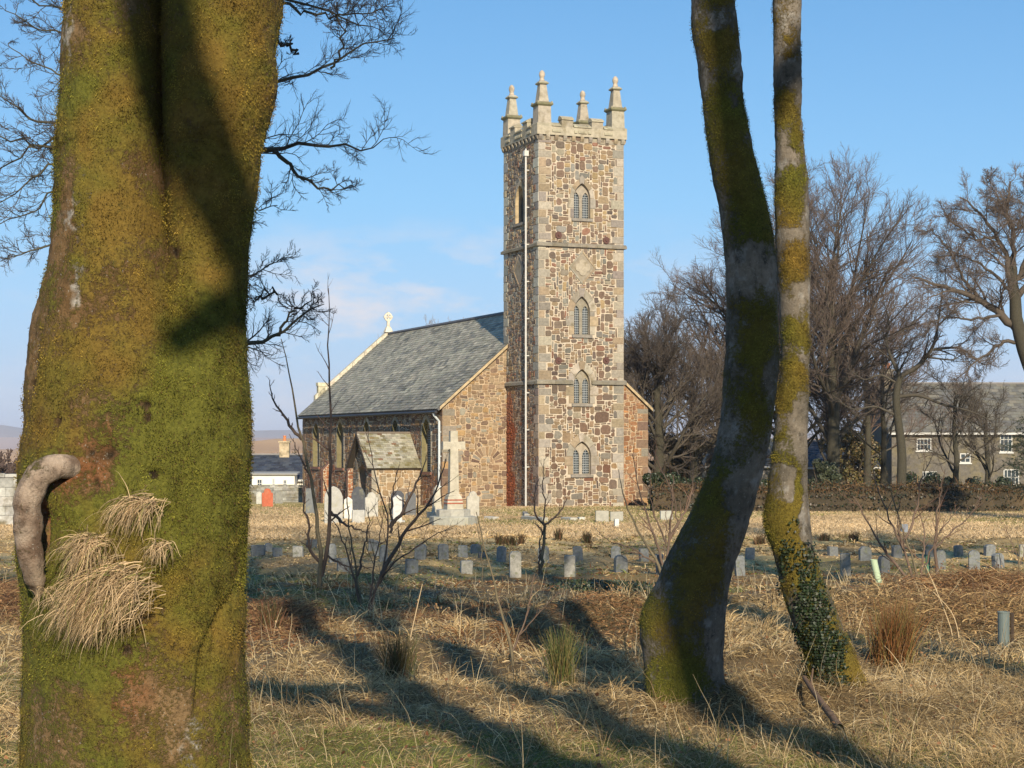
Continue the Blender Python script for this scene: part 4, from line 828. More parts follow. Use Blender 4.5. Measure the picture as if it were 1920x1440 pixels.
# ------------------------------------------------------------ bare trees
def nrm(a): return a/np.maximum(np.linalg.norm(a, axis=-1, keepdims=True), 1e-9)
def grow(start, dirs, length, rad, n, wob, up, rng, tip=0.25, grav=0.0):
    """M wandering branches at once -> points (M,n,3), radii (M,n)"""
    M = len(start); p = np.zeros((M, n, 3)); p[:, 0] = start; d = nrm(dirs.copy()); st = (length/(n-1))[:, None]
    for k in range(1, n):
        d = nrm(d+rng.normal(0, wob, (M, 3))+np.array([0, 0, up])-np.array([0, 0, grav])*(k/n)); p[:, k] = p[:, k-1]+d*st
    t = np.linspace(0, 1, n)[None]; return p, rad[:, None]*(1-(1-tip)*t)
def kids(p, r, length, per, rng, t0, t1, ang, rk=(.45, .7), lk=(.4, .7), flat=0.0, fade=.45, side=None):
    """children along each branch -> start, dirs, length, rad"""
    M, n, _ = p.shape; per = np.broadcast_to(per, (M,)); ii = np.repeat(np.arange(M), per); K = len(ii)
    jj = np.concatenate([np.arange(q) for q in per]) if K else np.zeros(0, int); nn = per[ii]
    t = t0+(t1-t0)*(jj+rng.uniform(0.05, .95, K))/nn; f = t*(n-1); a = np.minimum(f.astype(int), n-2); w = (f-a)[:, None]
    s = p[ii, a]*(1-w)+p[ii, a+1]*w; T = nrm(p[ii, a+1]-p[ii, a]); rr = r[ii, a]*(1-w[:, 0])+r[ii, a+1]*w[:, 0]
    rnd = rng.normal(0, 1, (K, 3)); rnd[:, 2] *= (1-flat); perp = nrm(rnd-T*np.sum(rnd*T, 1, keepdims=True))
    th = np.radians(rng.uniform(ang[0], ang[1], K))[:, None]; d = T*np.cos(th)+perp*np.sin(th)
    L = length[ii]*rng.uniform(lk[0], lk[1], K)*(1-fade*(t-t0)/(max(t1-t0, 1e-6))); return s, d, L, np.minimum(rr*rng.uniform(rk[0], rk[1], K), rr*.9)
def tubes(p, r, k):
    M, n, _ = p.shape; T = np.zeros_like(p); T[:, 1:-1] = p[:, 2:]-p[:, :-2]; T[:, 0] = p[:, 1]-p[:, 0]; T[:, -1] = p[:, -1]-p[:, -2]; T = nrm(T)
    m = nrm(p[:, -1]-p[:, 0]); ref = np.where(np.abs(m[:, 2:3]) < .8, np.array([[0, 0, 1.]]), np.array([[1., 0, 0]]))[:, None]; a = nrm(np.cross(T, ref)); b = np.cross(T, a)
    th = 2*np.pi*np.arange(k)/k; V = p[:, :, None]+r[:, :, None, None]*(a[:, :, None]*np.cos(th)[None, None, :, None]+b[:, :, None]*np.sin(th)[None, None, :, None])
    V = V.reshape(-1, 3); base = (np.arange(M)*n*k)[:, None, None]+(np.arange(n-1)*k)[None, :, None]; j = np.arange(k)[None, None]; j2 = (j+1) % k
    Q = np.stack([base+j, base+j2, base+k+j2, base+k+j], -1).reshape(-1, 4); return V, Q
class Acc:
    def __init__(s): s.V = []; s.Q = []; s.n = 0; s.C = []
    def add(s, V, Q, c=None): s.V.append(V); s.Q.append(Q+s.n); s.n += len(V); s.C.append(np.broadcast_to(np.array(c if c is not None else (0.5,)*3), (len(V), 3)))
    def tub(s, p, r, k, c=None):
        V, Q = tubes(p, r, k)
        if c is not None and np.ndim(c) == 2: c = np.repeat(c, p.shape[1]*k, 0)
        s.add(V, Q, c)
    def build(s, name, m, parent=None, smooth=True, loc=None):
        return np_obj(name, np.concatenate(s.V), np.concatenate(s.Q), m, parent, np.concatenate(s.C), smooth, loc=loc)
def jitcol(c, n, rng, v=.2): return np.array(c)[None]*rng.uniform(1-v, 1+v, (n, 1))
M_bark = mat('bark', attr=True, var=0.35, vscale=14, bump=.6, bscale=30, bdist=.01)
M_twig = mat('twigs', attr=True, var=0.15, vscale=3, rough=.85)
def crown(acc, p0, r0, L0, rng, levels, col0, col1):
    """levels: list of dict(per,t0,t1,ang,rk,lk,n,wob,up,k,flat,tip)"""
    p, r, L = p0, r0, L0; nl = len(levels)
    for q, l in enumerate(levels):
        s, d, LL, rr = kids(p, r, L, l['per'], rng, l.get('t0', .2), l.get('t1', 1.0), l['ang'], l.get('rk', (.45, .7)), l.get('lk', (.4, .7)), l.get('flat', 0), l.get('fade', .45))
        rr = np.maximum(rr, l.get('rmin', .004)); p, r = grow(s, d, LL, rr, l['n'], l['wob'], l.get('up', 0), rng, l.get('tip', .3), l.get('grav', 0)); L = LL
        f = (q+1)/nl; c = np.array(col0)*(1-f)+np.array(col1)*f; acc.tub(p, r, l['k'], jitcol(c, len(p), rng))
    return p
def bare_tree(label, base, trunk_pts, trunk_r, limbs, seed, levels, colT, col0, col1, group=None, cat='tree', name='bare_tree', tk=12, limb_n=9, limb_wob=.12, limb_up=.05, sink=.2):
    """trunk_pts: [(x,y,z)..] world. limbs: dict(count,t0,t1,ang,len,rk)"""
    rng = np.random.RandomState(seed); o = empty(name, base, label, cat, group); tp = np.array(trunk_pts, float); n = 26; s = np.linspace(0, 1, len(tp)); f = np.linspace(0, 1, n)
    pts = np.stack([np.interp(f, s, tp[:, i]) for i in range(3)], -1); pts[1:-1] = (pts[:-2]+2*pts[1:-1]+pts[2:])/4; pts[:, :2] += np.cumsum(rng.normal(0, .01, (n, 2)), 0)
    rr = np.interp(f, np.linspace(0, 1, len(trunk_r)), trunk_r); pts[0, 2] -= sink
    a = Acc(); a.tub(pts[None], rr[None], tk, colT); a.build('trunk', M_bark, o)
    a = Acc(); L = np.array([np.linalg.norm(np.diff(pts, axis=0), axis=1).sum()])
    st, d, LL, r0 = kids(pts[None], rr[None], L, limbs['count'], rng, limbs['t0'], limbs['t1'], limbs['ang'], limbs.get('rk', (.5, .75)), limbs['len'], limbs.get('flat', 0), limbs.get('fade', .4))
    p, r = grow(st, d, LL, r0, limb_n, limb_wob, limb_up, rng, .2); a.tub(p, r, 8, jitcol(col0, len(p), rng)); crown(a, p, r, LL, rng, levels, col0, col1); a.build('branches', M_twig, o); return o
# ---- background trees
BK = (0.05, 0.045, 0.03); B1 = (0.06, 0.052, 0.038); B2 = (0.105, 0.088, 0.075); B2r = (0.135, 0.10, 0.08)
def lv(a, b, c, d=None, up=.06, wob=.13, n=(6, 5, 4, 3), ang=(20, 50), rm=(.018, .010, .0065, .006), lk=(.35, .62)):
    out = []
    for q, per in enumerate([x for x in (a, b, c, d) if x]):
        out.append(dict(per=per, t0=.2 if q == 0 else .12, t1=1.0, ang=ang, n=n[q], wob=wob, up=up, k=(6, 4, 3, 3)[q], rmin=rm[q], lk=lk))
    return out
def bg_tree(label, px, D, ytop, seed, trunk_h, spread, base_y=None, r0=.28, count=14, lean=0.0, levels=None, c2=B2, t0=.25, ang=(28, 62), up=.07, group=None, wob=.11, name='bare_tree', fork=None, llen=None, c0=B1, ct=BK):
    x = (px-CX)*D/F; z = float(gz(x, D)); top = EYE+(HZ-ytop)*D/F; H = top-z; th = H*trunk_h
    tp = [(x, D, z), (x+lean*.4*th+.1, D, z+th*.4), (x+lean*th, D+.2, z+th*.75), (x+lean*1.1*th, D, z+th)]
    return bare_tree(label, (x, D, z), tp, [r0*1.35, r0, r0*.8, r0*.25], dict(count=count, t0=t0, t1=1.0, ang=ang, len=(spread*.8, spread*1.2), rk=(.3, .52)), seed, levels or lv(9, 8, 6, up=up, wob=wob), ct, c0, c2, group, limb_up=up*.6, limb_wob=wob, name=name)
BT = 'bare trees beyond the hedge bank'
bg_tree('broad bare beech with upright twigs between and right of the forked trunks', 1560, 98, 372, 3, .80, .66, r0=.30, count=30, t0=.13, ang=(22, 66), up=.085, c2=B2r, levels=lv(13, 10, 9, up=.08, wob=.15), group=BT)
bg_tree('bare spreading tree with a fine twig dome, left of the near leaning trunk', 1405, 104, 425, 5, .8, .58, r0=.26, count=26, t0=.15, ang=(35, 75), up=.05, c2=(0.15, 0.11, 0.085), levels=lv(12, 9, 8, up=.05, wob=.17), group=BT)
bg_tree('dark bushy bare tree rising just right of the tower', 1232, 100, 568, 7, .72, .72, r0=.26, count=28, t0=.08, ang=(25, 68), up=.10, c2=(0.105, 0.085, 0.07), levels=lv(13, 10, 9, up=.09, wob=.15), group=BT)
bg_tree('dense dark thicket tree behind the tower foot', 1300, 108, 600, 8, .7, .7, r0=.22, count=18, t0=.1, ang=(30, 75), up=.07, c2=(0.13, 0.10, 0.07), levels=lv(12, 10, 8, up=.07, wob=.16), group=BT)
bg_tree('bare wispy tree filling the gap behind the forked trunks', 1470, 115, 480, 9, .75, .6, r0=.22, count=18, t0=.15, ang=(30, 70), up=.07, c2=(0.13, 0.10, 0.075), levels=lv(12, 9, 8, up=.06, wob=.17), group=BT)
bg_tree('reddish twiggy tree standing beside the outbuilding', 1625, 118, 500, 10, .7, .62, r0=.20, count=18, t0=.15, ang=(30, 70), up=.07, c2=(0.15, 0.09, 0.065), levels=lv(12, 9, 8, up=.06, wob=.17), group=BT)
for k_i, (px, D, yt, lab, cc) in enumerate([(868, 150, 575, 'far bare treetop just showing over the nave ridge near the tower', (0.24, 0.19, 0.15)), (800, 165, 590, 'far faint treetop over the middle of the nave ridge', (0.26, 0.21, 0.17)), (1345, 120, 640, 'low brown scrubby tree behind the leaning trunk', (0.16, 0.11, 0.07)), (1555, 122, 620, 'low dark scrub tree before the outbuilding', (0.13, 0.10, 0.06))]):
    bg_tree(lab, px, D, yt, 30+k_i, .75, .5, r0=.2, count=16, t0=.2, levels=lv(9, 8, 6, up=.07), c2=cc, group=BT)
for k_i, (px, D, yt, lab, cc, sd) in enumerate([(1655, 104, 560, 'brown twiggy tree between the crooked tree and the slender trunk', (0.12, 0.09, 0.07), 71), (1500, 108, 540, 'bare tree with mossy limbs directly behind the slender trunk', (0.15, 0.12, 0.07), 73), (1790, 100, 690, 'thin dark bare tree standing close before the stone house windows', (0.08, 0.065, 0.05), 72), (1850, 104, 720, 'low thin bare tree before the right-hand house window', (0.08, 0.065, 0.05), 76), (1200, 112, 640, 'dark bare tree partly hidden by the tower foot', (0.12, 0.09, 0.07), 74)]):
    thin = px > 1600; bg_tree(lab, px, D, yt, sd, .78, .62, r0=.15 if thin else .2, count=15 if thin else 22, t0=.2, ang=(30, 72), levels=lv(8, 7, 5, up=.05, wob=.18) if thin else lv(12, 10, 8, up=.07, wob=.15), c2=cc, group=BT)
# small crooked tree in front of the stone house
def pxp(l, D): return [P(a, b, D+(q[0] if q else 0)) for a, b, *q in l]
def bez_poly(pts, n):
    pts = np.array(pts, float); s = np.concatenate([[0], np.cumsum(np.linalg.norm(np.diff(pts, axis=0), axis=1))]); f = np.linspace(0, s[-1], n); q = np.stack([np.interp(f, s, pts[:, i]) for i in range(3)], -1)
    for _ in range(2): q[1:-1] = (q[:-2]+2*q[1:-1]+q[2:])/4
    return q
def shaped(label, D, paths, seed, levels, colT, col0, col1, base_r, name='bare_tree', group=None, cat='tree', kk=10, tipr=.25, zig=0.0):
    """first path is the trunk, the others limbs: (points, r_start, r_end)"""
    rng = np.random.RandomState(seed); pa = []
    for pts, ra, rb in paths:
        n = 16; q = bez_poly(pxp(pts, D), n); q[1:-1] += rng.normal(0, zig, (n-2, 3)); pa.append((q, np.linspace(ra, rb, n)))
    q0, r0 = pa[0]; gx, gy = q0[0, 0], q0[0, 1]; g0 = float(gz(gx, gy)); o = empty(name, (gx, gy, g0), label, cat, group); q0[0, 2] = min(q0[0, 2], g0-.1)
    a = Acc(); a.tub(q0[None], r0[None], kk, colT); a.build('trunk', M_bark, o); a = Acc()
    P_ = np.stack([q for q, _ in pa]); R_ = np.stack([r for _, r in pa]); 
    if len(pa) > 1: a.tub(P_[1:], R_[1:], 8, jitcol(col0, len(pa)-1, rng))
    L = np.linalg.norm(np.diff(P_, axis=1), axis=2).sum(1); per = [l for l in levels]
    crown(a, P_[0 if len(pa) == 1 else 1:], R_[0 if len(pa) == 1 else 1:], L[0 if len(pa) == 1 else 1:], rng, per, col0, col1); a.build('branches', M_twig, o); return o
OAK = dict(wob=.2)
shaped('small crooked bare tree before the left end of the stone house', 88, [([(1688, 960), (1692, 850), (1683, 780), (1678, 740), (1688, 705)], .26, .16), ([(1688, 705), (1720, 690), (1752, 650), (1760, 600), (1768, 540)], .13, .02), ([(1688, 705), (1670, 670), (1660, 640), (1668, 600), (1655, 560)], .10, .015),
        ([(1680, 745), (1720, 738), (1770, 760), (1820, 770), (1860, 790)], .10, .02), ([(1752, 655), (1800, 650), (1850, 690), (1880, 660)], .07, .01), ([(1683, 780), (1640, 760), (1600, 770), (1570, 750)], .07, .01), ([(1760, 610), (1800, 570), (1830, 560)], .05, .01), ([(1740, 670), (1790, 676), (1830, 640)], .05, .01), ([(1684, 720), (1650, 700), (1620, 715), (1590, 690)], .06, .01)], 41,
       [dict(per=9, t0=.15, t1=1, ang=(25, 65), n=6, wob=.22, up=.03, k=5, rmin=.018, lk=(.25, .5)), dict(per=7, t0=.1, t1=1, ang=(25, 60), n=5, wob=.2, up=.02, k=3, rmin=.012, lk=(.35, .6)), dict(per=5, t0=.1, t1=1, ang=(20, 55), n=3, wob=.2, up=.0, k=3, rmin=.008, lk=(.35, .6))], BK, B1, (0.11, 0.085, 0.07), .2, group=BT)
OKL = [dict(per=15, t0=.12, t1=1, ang=(28, 68), n=7, wob=.20, up=.04, k=5, rmin=.018, lk=(.28, .5), rk=(.3, .5)), dict(per=13, t0=.1, t1=1, ang=(25, 62), n=5, wob=.20, up=.03, k=4, rmin=.009, lk=(.4, .7), rk=(.3, .5)), dict(per=11, t0=.1, t1=1, ang=(20, 55), n=4, wob=.2, up=.03, k=3, rmin=.0065, lk=(.45, .8))]
shaped('great bare oak with a wide crown at the right edge', 84, [([(1985, 965), (1975, 800), (1930, 680), (1905, 610), (1900, 560), (1898, 500)], .55, .22), ([(1910, 620), (1880, 590), (1840, 565), (1800, 545), (1750, 535), (1716, 520)], .22, .04), ([(1900, 560), (1890, 500), (1870, 440), (1840, 400), (1800, 370)], .17, .03), ([(1898, 520), (1902, 450), (1890, 390), (1895, 340)], .16, .03),
        ([(1902, 540), (1930, 480), (1940, 410), (1955, 340)], .16, .03), ([(1905, 560), (1960, 500), (2010, 440), (2050, 380)], .16, .03), ([(1840, 565), (1810, 530), (1780, 470), (1745, 430)], .10, .02), ([(1880, 590), (1830, 600), (1780, 590), (1740, 605)], .08, .015), ([(1870, 445), (1840, 450), (1800, 430), (1770, 400)], .08, .015),
        ([(1912, 640), (1880, 640), (1850, 660), (1820, 690), (1790, 712)], .10, .015), ([(1895, 545), (1850, 500), (1810, 480), (1760, 480)], .09, .015), ([(1898, 430), (1870, 370), (1850, 330)], .07, .012), ([(1985, 700), (2040, 640), (2100, 600)], .2, .03), ([(1895, 450), (1925, 390), (1925, 330)], .07, .012)], 52, OKL, BK, (0.075, 0.06, 0.045), (0.14, 0.11, 0.09), .5, group=BT, zig=.05)
# ---- beech behind the mossy trunk: its drooping limbs show on both sides
LFT = [([(300, 172), (420, 162), (515, 152), (570, 150), (620, 128), (680, 78), (740, 72)], .035, .006), ([(300, 60), (420, -40), (530, -5), (580, 8), (650, 40), (700, 50)], .035, .006), ([(300, 260), (420, 285), (495, 282), (560, 275), (625, 272), (680, 290), (720, 260)], .045, .005), ([(495, 282), (530, 285), (560, 330), (600, 352), (660, 350)], .03, .006),
       ([(560, 100), (545, 85), (515, 84)], .018, .01), ([(300, 610), (400, 640), (458, 650), (490, 636), (515, 628), (570, 600), (608, 570)], .05, .005), ([(490, 560), (520, 545), (470, 560), (455, 560)], .015, .005), ([(515, 628), (540, 600), (560, 580), (600, 560)], .02, .005), ([(620, 128), (640, 100), (642, 50), (630, 10)], .016, .005), ([(300, 400), (420, 420), (470, 400), (520, 385)], .02, .005), ([(300, 500), (420, 520), (475, 520), (500, 500), (530, 490)], .02, .005),
       ([(300, 200), (200, 210), (120, 225), (80, 235), (40, 215), (0, 180)], .035, .006), ([(300, 240), (200, 260), (120, 275), (60, 270), (0, 255)], .04, .008), ([(300, 230), (180, 300), (105, 290), (70, 330), (0, 380)], .03, .006), ([(300, 330), (180, 340), (100, 350), (60, 400), (0, 420)], .025, .005), ([(300, 420), (180, 440), (100, 450), (60, 470), (0, 490)], .025, .005), ([(300, 100), (200, 110), (120, 150), (60, 110), (20, 90)], .022, .005), ([(300, 60), (200, 80), (115, 60), (60, 50), (10, 20)], .022, .005), ([(300, 40), (200, 20), (110, 15), (50, 0), (0, -20)], .02, .005), ([(300, 270), (150, 262), (90, 262), (30, 300), (-20, 330)], .03, .006), ([(530, 5), (600, 30), (650, 30), (720, 20)], .02, .005), ([(300, -60), (420, -90), (560, -80), (700, -30), (790, -10)], .04, .006), ([(300, -120), (150, -110), (0, -80), (-100, -60)], .04, .006)]
shaped('tall bare beech with drooping twiggy limbs, hidden behind the mossy double trunk', 21, [([(288, 1180), (292, 800), (296, 400), (300, 0), (300, -400)], .26, .16)]+LFT, 77,
       [dict(per=15, t0=.3, t1=1, ang=(20, 62), n=7, wob=.2, up=.05, k=5, rmin=.005, lk=(.12, .34), rk=(.25, .45), fade=.3), dict(per=9, t0=.1, t1=1, ang=(22, 58), n=5, wob=.18, up=.07, k=4, rmin=.0035, lk=(.35, .6)), dict(per=7, t0=.1, t1=1, ang=(18, 50), n=4, wob=.15, up=.08, k=3, rmin=.0022, lk=(.35, .6))], BK, (0.06, 0.055, 0.035), (0.075, 0.06, 0.05), .2, zig=.025)
# far trees round the cottages and dark wood on the left
FT = 'far trees beyond the yard wall'
for k_i, (px, D, yt, lab) in enumerate([(8, 118, 836, 'dark bare tree nearest the left edge beyond the white wall'), (38, 122, 842, 'dark bare tree between the left edge and the mossy trunk'), (-40, 120, 830, 'bare tree beyond the left edge'), (552, 240, 824, 'far round bush left of the nave beyond the cottage roof'), (512, 250, 838, 'low far bush behind the cottage chimney'), (572, 245, 832, 'far bush hidden partly by the nave corner')]):
    if px == -40: continue
    bg_tree(lab, px, D, yt, 60+k_i, .6, .75, r0=.15, count=20, t0=.03, ang=(30, 85), levels=lv(9, 8, 6, rm=(.03, .03, .03, .03)), c2=(0.10, 0.07, 0.06) if px < 100 else (0.10, 0.085, 0.05), c0=(0.07, 0.05, 0.04), group=FT)

# ------------------------------------------------------------ mossy near trunks
def moss_mat(name):
    """bark with moss: vertex masks say where moss grows, fine noise breaks the edge"""
    m = bpy.data.materials.new(name); m.use_nodes = True; nt = m.node_tree; nt.nodes.clear(); N = nt.nodes.new; L = nt.links.new
    out = N('ShaderNodeOutputMaterial'); bs = N('ShaderNodeBsdfPrincipled'); L(bs.outputs[0], out.inputs['Surface']); bs.inputs['Roughness'].default_value = .92; bs.inputs['Specular IOR Level'].default_value = .2
    g = N('ShaderNodeNewGeometry'); cb = N('ShaderNodeAttribute'); cb.attribute_name = 'Col'; mm = N('ShaderNodeAttribute'); mm.attribute_name = 'moss'; hue = N('ShaderNodeAttribute'); hue.attribute_name = 'hue'
    def noise(s, d=6, r=.65, vec=None):
        n = N('ShaderNodeTexNoise'); n.inputs['Scale'].default_value = s; n.inputs['Detail'].default_value = d; n.inputs['Roughness'].default_value = r; L(vec or g.outputs['Position'], n.inputs['Vector']); return n.outputs['Fac']
    def math_(op, a, b):
        n = N('ShaderNodeMath'); n.operation = op
        for i, v in enumerate((a, b)):
            if isinstance(v, (int, float)): n.inputs[i].default_value = v
            else: L(v, n.inputs[i])
        return n.outputs[0]
    def ramp(v, lo, hi, t0=0., t1=1.):
        r = N('ShaderNodeMapRange'); r.inputs['From Min'].default_value = lo; r.inputs['From Max'].default_value = hi; r.inputs['To Min'].default_value = t0; r.inputs['To Max'].default_value = t1; L(v, r.inputs['Value']); return r.outputs[0]
    def mix(f, a, b):
        n = N('ShaderNodeMix'); n.data_type = 'RGBA'; L(f, n.inputs['Factor'])
        for k, v in (('A', a), ('B', b)):
            if isinstance(v, tuple): n.inputs[k].default_value = (*v, 1)
            else: L(v, n.inputs[k])
        return n.outputs['Result']
    def scl(c, f):
        n = N('ShaderNodeVectorMath'); n.operation = 'SCALE'; L(c, n.inputs[0]); L(f, n.inputs['Scale']); return n.outputs[0]
    mp = N('ShaderNodeMapping'); mp.inputs['Scale'].default_value = (1, 1, .35); L(g.outputs['Position'], mp.inputs['Vector'])
    streak = noise(26, 5, .6, mp.outputs[0]); bark = mix(ramp(streak, .35, .65), cb.outputs['Color'], scl(cb.outputs['Color'], ramp(math_('ADD', math_('MULTIPLY', noise(9), .5), math_('MULTIPLY', noise(34, 6, .8), .5)), .40, .60, .25, 1.25)))
    bark = mix(ramp(noise(24, 5, .7), .62, .78), bark, (0.27, 0.25, 0.20))       # crusty pale lichen flecks
    f = math_('ADD', mm.outputs['Fac'], math_('MULTIPLY', math_('SUBTRACT', math_('ADD', math_('MULTIPLY', noise(15, 8, .75), .6), math_('MULTIPLY', noise(60, 4, .7), .4)), .5), 3.4)); f = ramp(f, .28, .70)
    mossc = mix(hue.outputs['Fac'], (0.075, 0.078, 0.012), (0.135, 0.088, 0.018)); mossc = mix(ramp(noise(55, 4, .7), .35, .7), mossc, mix(hue.outputs['Fac'], (0.155, 0.15, 0.024), (0.21, 0.14, 0.028)))
    mossc = mix(ramp(noise(14, 6, .7), .58, .72), mossc, (0.055, 0.05, 0.012))
    bark = mix(ramp(noise(85, 2, .5), .67, .72), bark, (0.30, 0.28, 0.23)); L(mix(f, bark, mossc), bs.inputs['Base Color'])
    b = N('ShaderNodeBump'); b.inputs['Strength'].default_value = .9; b.inputs['Distance'].default_value = .035
    hgt = math_('ADD', math_('MULTIPLY', noise(70, 5, .75), .5), math_('ADD', math_('MULTIPLY', f, .35), math_('MULTIPLY', streak, .35))); L(hgt, b.inputs['Height']); L(b.outputs[0], bs.inputs['Normal']); return m
M_moss = moss_mat('mossy_bark')
M_fuzz = mat('moss_strands', attr=True, var=.2, vscale=30, rough=.9, trans=.35)
def blob(u, v, pts):
    """ragged mask from (x,y,rx,ry,weight) ellipses"""
    r = np.zeros_like(u); q_ = np.stack([u, v, u*0], -1); u = u+14*fbm(q_, .03, 4, .6); v = v+34*fbm(q_+77, .022, 4, .6)
    for (x, y, rx, ry, w) in pts: r = np.maximum(r, w*np.clip(1.35-np.sqrt(((u-x)/rx)**2+((v-y)/ry)**2), 0, 1)) if w > 0 else r
    for (x, y, rx, ry, w) in pts:
        if w < 0: r = r+w*np.clip(1.3-np.sqrt(((u-x)/rx)**2+((v-y)/ry)**2), 0, 1)
    return r
def fuzz(acc, V, Nn, wgt, count, rng, ln, wd, hue, droop=.5, dark=1.0):
    """short moss strands standing on surface vertices picked by weight"""
    pr = np.clip(wgt, 0, None); pr = pr/pr.sum(); k = rng.choice(len(V), count, p=pr); p = V[k]+rng.normal(0, .007, (count, 3)); n = Nn[k]
    d = nrm(n*.45+rng.normal(0, .75, (count, 3))+np.array([0, 0, -droop])); L = rng.uniform(.5, 1.3, (count, 1))*ln; w = nrm(np.cross(d, rng.normal(0, 1, (count, 3))))*wd*.5
    a = p-w; b = p+w; m = p+d*L*.6; c = m+w*.7; e = m-w*.7; t = p+d*L+np.array([0, 0, -1])*L*.25; V_ = np.stack([a, b, c, e, t+w*.15, t-w*.15], 1).reshape(-1, 3)
    i = (np.arange(count)*6)[:, None]; Q = np.concatenate([i+np.array([[0, 1, 2, 3]]), i+np.array([[3, 2, 4, 5]])])
    h = hue[k][:, None]; col = np.array((0.155, 0.148, 0.022))*(1-h)+np.array((0.235, 0.155, 0.03))*h; col = col*rng.uniform(.5, 1.4, (count, 1))*dark*np.clip(1+1.3*fbm(p, 16, 3)+.5*fbm(p, 4, 2), .35, 1.7)[:, None]; br_ = rng.rand(count) < .12; col[br_] = (0.11, 0.065, 0.025); acc.add(V_, Q, np.repeat(col, 6, 0))
def vert_normals(grid):
    gx = np.roll(grid, -1, 1)-np.roll(grid, 1, 1); gy = np.gradient(grid, axis=0); return nrm(np.cross(gx, gy))
# the great double trunk, 8.7 m away
TD = 8.75; BY = [-500, 0, 150, 300, 420, 500, 600, 700, 800, 860, 920, 1000, 1100, 1200, 1300, 1440, 1500, 1560]
BL = [124, 118, 120, 108, 100, 92, 68, 52, 50, 44, 36, 34, 44, 48, 46, 38, 24, 0]; BR = [548, 530, 518, 490, 478, 468, 460, 462, 468, 466, 464, 462, 452, 455, 463, 472, 486, 512]
RS = [(0, 305), (150, 306), (300, 308), (420, 314), (500, 322), (600, 330)]
nz_, nt_ = 520, 460
yy = np.linspace(-500, 1560, nz_); kk = TD/F; L_ = np.interp(yy, BY, BL); R_ = np.interp(yy, BY, BR)
for _ in range(6): L_[1:-1] = (L_[:-2]+2*L_[1:-1]+L_[2:])/4; R_[1:-1] = (R_[:-2]+2*R_[1:-1]+R_[2:])/4
S_ = np.interp(yy, [r[0] for r in RS], [r[1] for r in RS]); ct = (S_-CX)*kk; xl = (L_-CX)*kk; xr = (R_-CX)*kk
th = np.linspace(0, 2*np.pi, nt_, endpoint=False); ca, sa = np.cos(th)[None], np.sin(th)[None]
deep = np.interp(yy, [0, 420, 540, 700, 860], [1, 1, .75, .3, .08])[:, None]
# each stem is a circle between its outer edge and the crease; the section is the smooth union, measured from the crease
def ray(cx, r, ry):      # distance from the origin to an ellipse centred (cx,0)
    A = (ca/r)**2+(sa/ry)**2; B = -2*ca*cx/r**2; Cc = (cx/r)**2-1; disc = np.maximum(B*B-4*A*Cc, 0); return (-B+np.sqrt(disc))/(2*A)
rl = ((ct-xl)/2*1.02)[:, None]; rr_ = ((xr-ct)/2*1.02)[:, None]
d1 = ray(-rl+.012, rl, rl*1.15); d2 = ray(rr_-.012, rr_, rr_*1.15)
valid1 = (ca < .35); union = np.maximum(d1*(ca < .0)+.012*(ca >= 0), d2*(ca > 0)+.012*(ca <= 0)); 
mid = ((xl+xr)/2-ct)[:, None]; hw = ((xr-xl)/2)[:, None]; A = (ca/hw)**2+(sa/(hw*.82))**2; B = -2*ca*mid/hw**2; Cc = (mid/hw)**2-1; whole = (-B+np.sqrt(np.maximum(B*B-4*A*Cc, 0)))/(2*A)
rad = union*deep+whole*(1-deep); rad = np.maximum(rad, .02)
for _ in range(2): rad = (np.roll(rad, 1, 1)+2*rad+np.roll(rad, -1, 1))/4
Z3 = (EYE+(HZ-yy)*kk)[:, None]+0*rad; X3 = ct[:, None]+rad*ca; Y3 = TD+rad*sa
grid = np.stack([X3, Y3, Z3], -1); dirs = np.stack([ca+0*rad, sa+0*rad, 0*rad], -1)
uph = CX+(grid[..., 0])*F/TD; vph = np.repeat(yy[:, None], nt_, 1)         # approximate photograph coordinates of each vertex
bump_ = .030*fbm(grid, 2.2, 3)+.014*fbm(grid*np.array([1, 1, .5]), 9, 3)+.006*fbm(grid, 30, 2)
bump_ += .05*np.exp(-((uph-140)/70)**2-((vph-905)/70)**2)*(sa < 0)          # swollen lip round the hollow
bump_ -= .16*np.exp(-((uph-108)/20)**2-((vph-985)/75)**2)*(sa < 0)          # the hollow
bump_ += .05*np.exp(-((uph-200)/90)**2-((vph-1080)/120)**2)*(sa < 0)        # ledge carrying the hay
bump_ -= .035*np.exp(-((uph-(430-(vph-1120)*.20))/9)**2)*np.clip((vph-1080)/60, 0, 1)*np.clip((1420-vph)/150, 0, 1)*(sa < 0)*(.6+.4*np.sin(vph*.05))
bump_ -= .055*np.exp(-((uph-S_[:, None])/24)**2)*np.clip((590-vph)/150, 0, 1)*(sa < 0)
pits = [(300, 760, 7), (306, 784, 6), (240, 850, 11), (208, 842, 6), (320, 885, 11), (92, 690, 7), (90, 722, 6), (345, 478, 8), (168, 888, 8), (150, 795, 6), (270, 1205, 8)]
uw = uph+9*fbm(grid, 16, 4); vw = vph+14*fbm(grid+7, 13, 4)
for (qx, qy, qr) in pits: bump_ -= .028*np.exp(-((uw-qx)/qr)**2-((vw-qy)/(qr*1.3))**2)*(sa < 0)
bump_ -= .03*np.exp(-((uph-(440-(vph-1080)*.27+9*np.sin(vph*.03)))/4.5)**2)*np.clip((vph-1090)/30, 0, 1)*np.clip((1330-vph)/60, 0, 1)*(sa < 0)
bump_ += .03*np.exp(-((uph-400)/40)**2)*np.clip((vph-1200)/200, 0, 1)*(sa < 0)
grid = grid+dirs*bump_[..., None]
idn = np.arange(nz_*nt_).reshape(nz_, nt_); Q = np.stack([idn[1:], np.roll(idn, -1, 1)[1:], np.roll(idn, -1, 1)[:-1], idn[:-1]], -1).reshape(-1, 4)
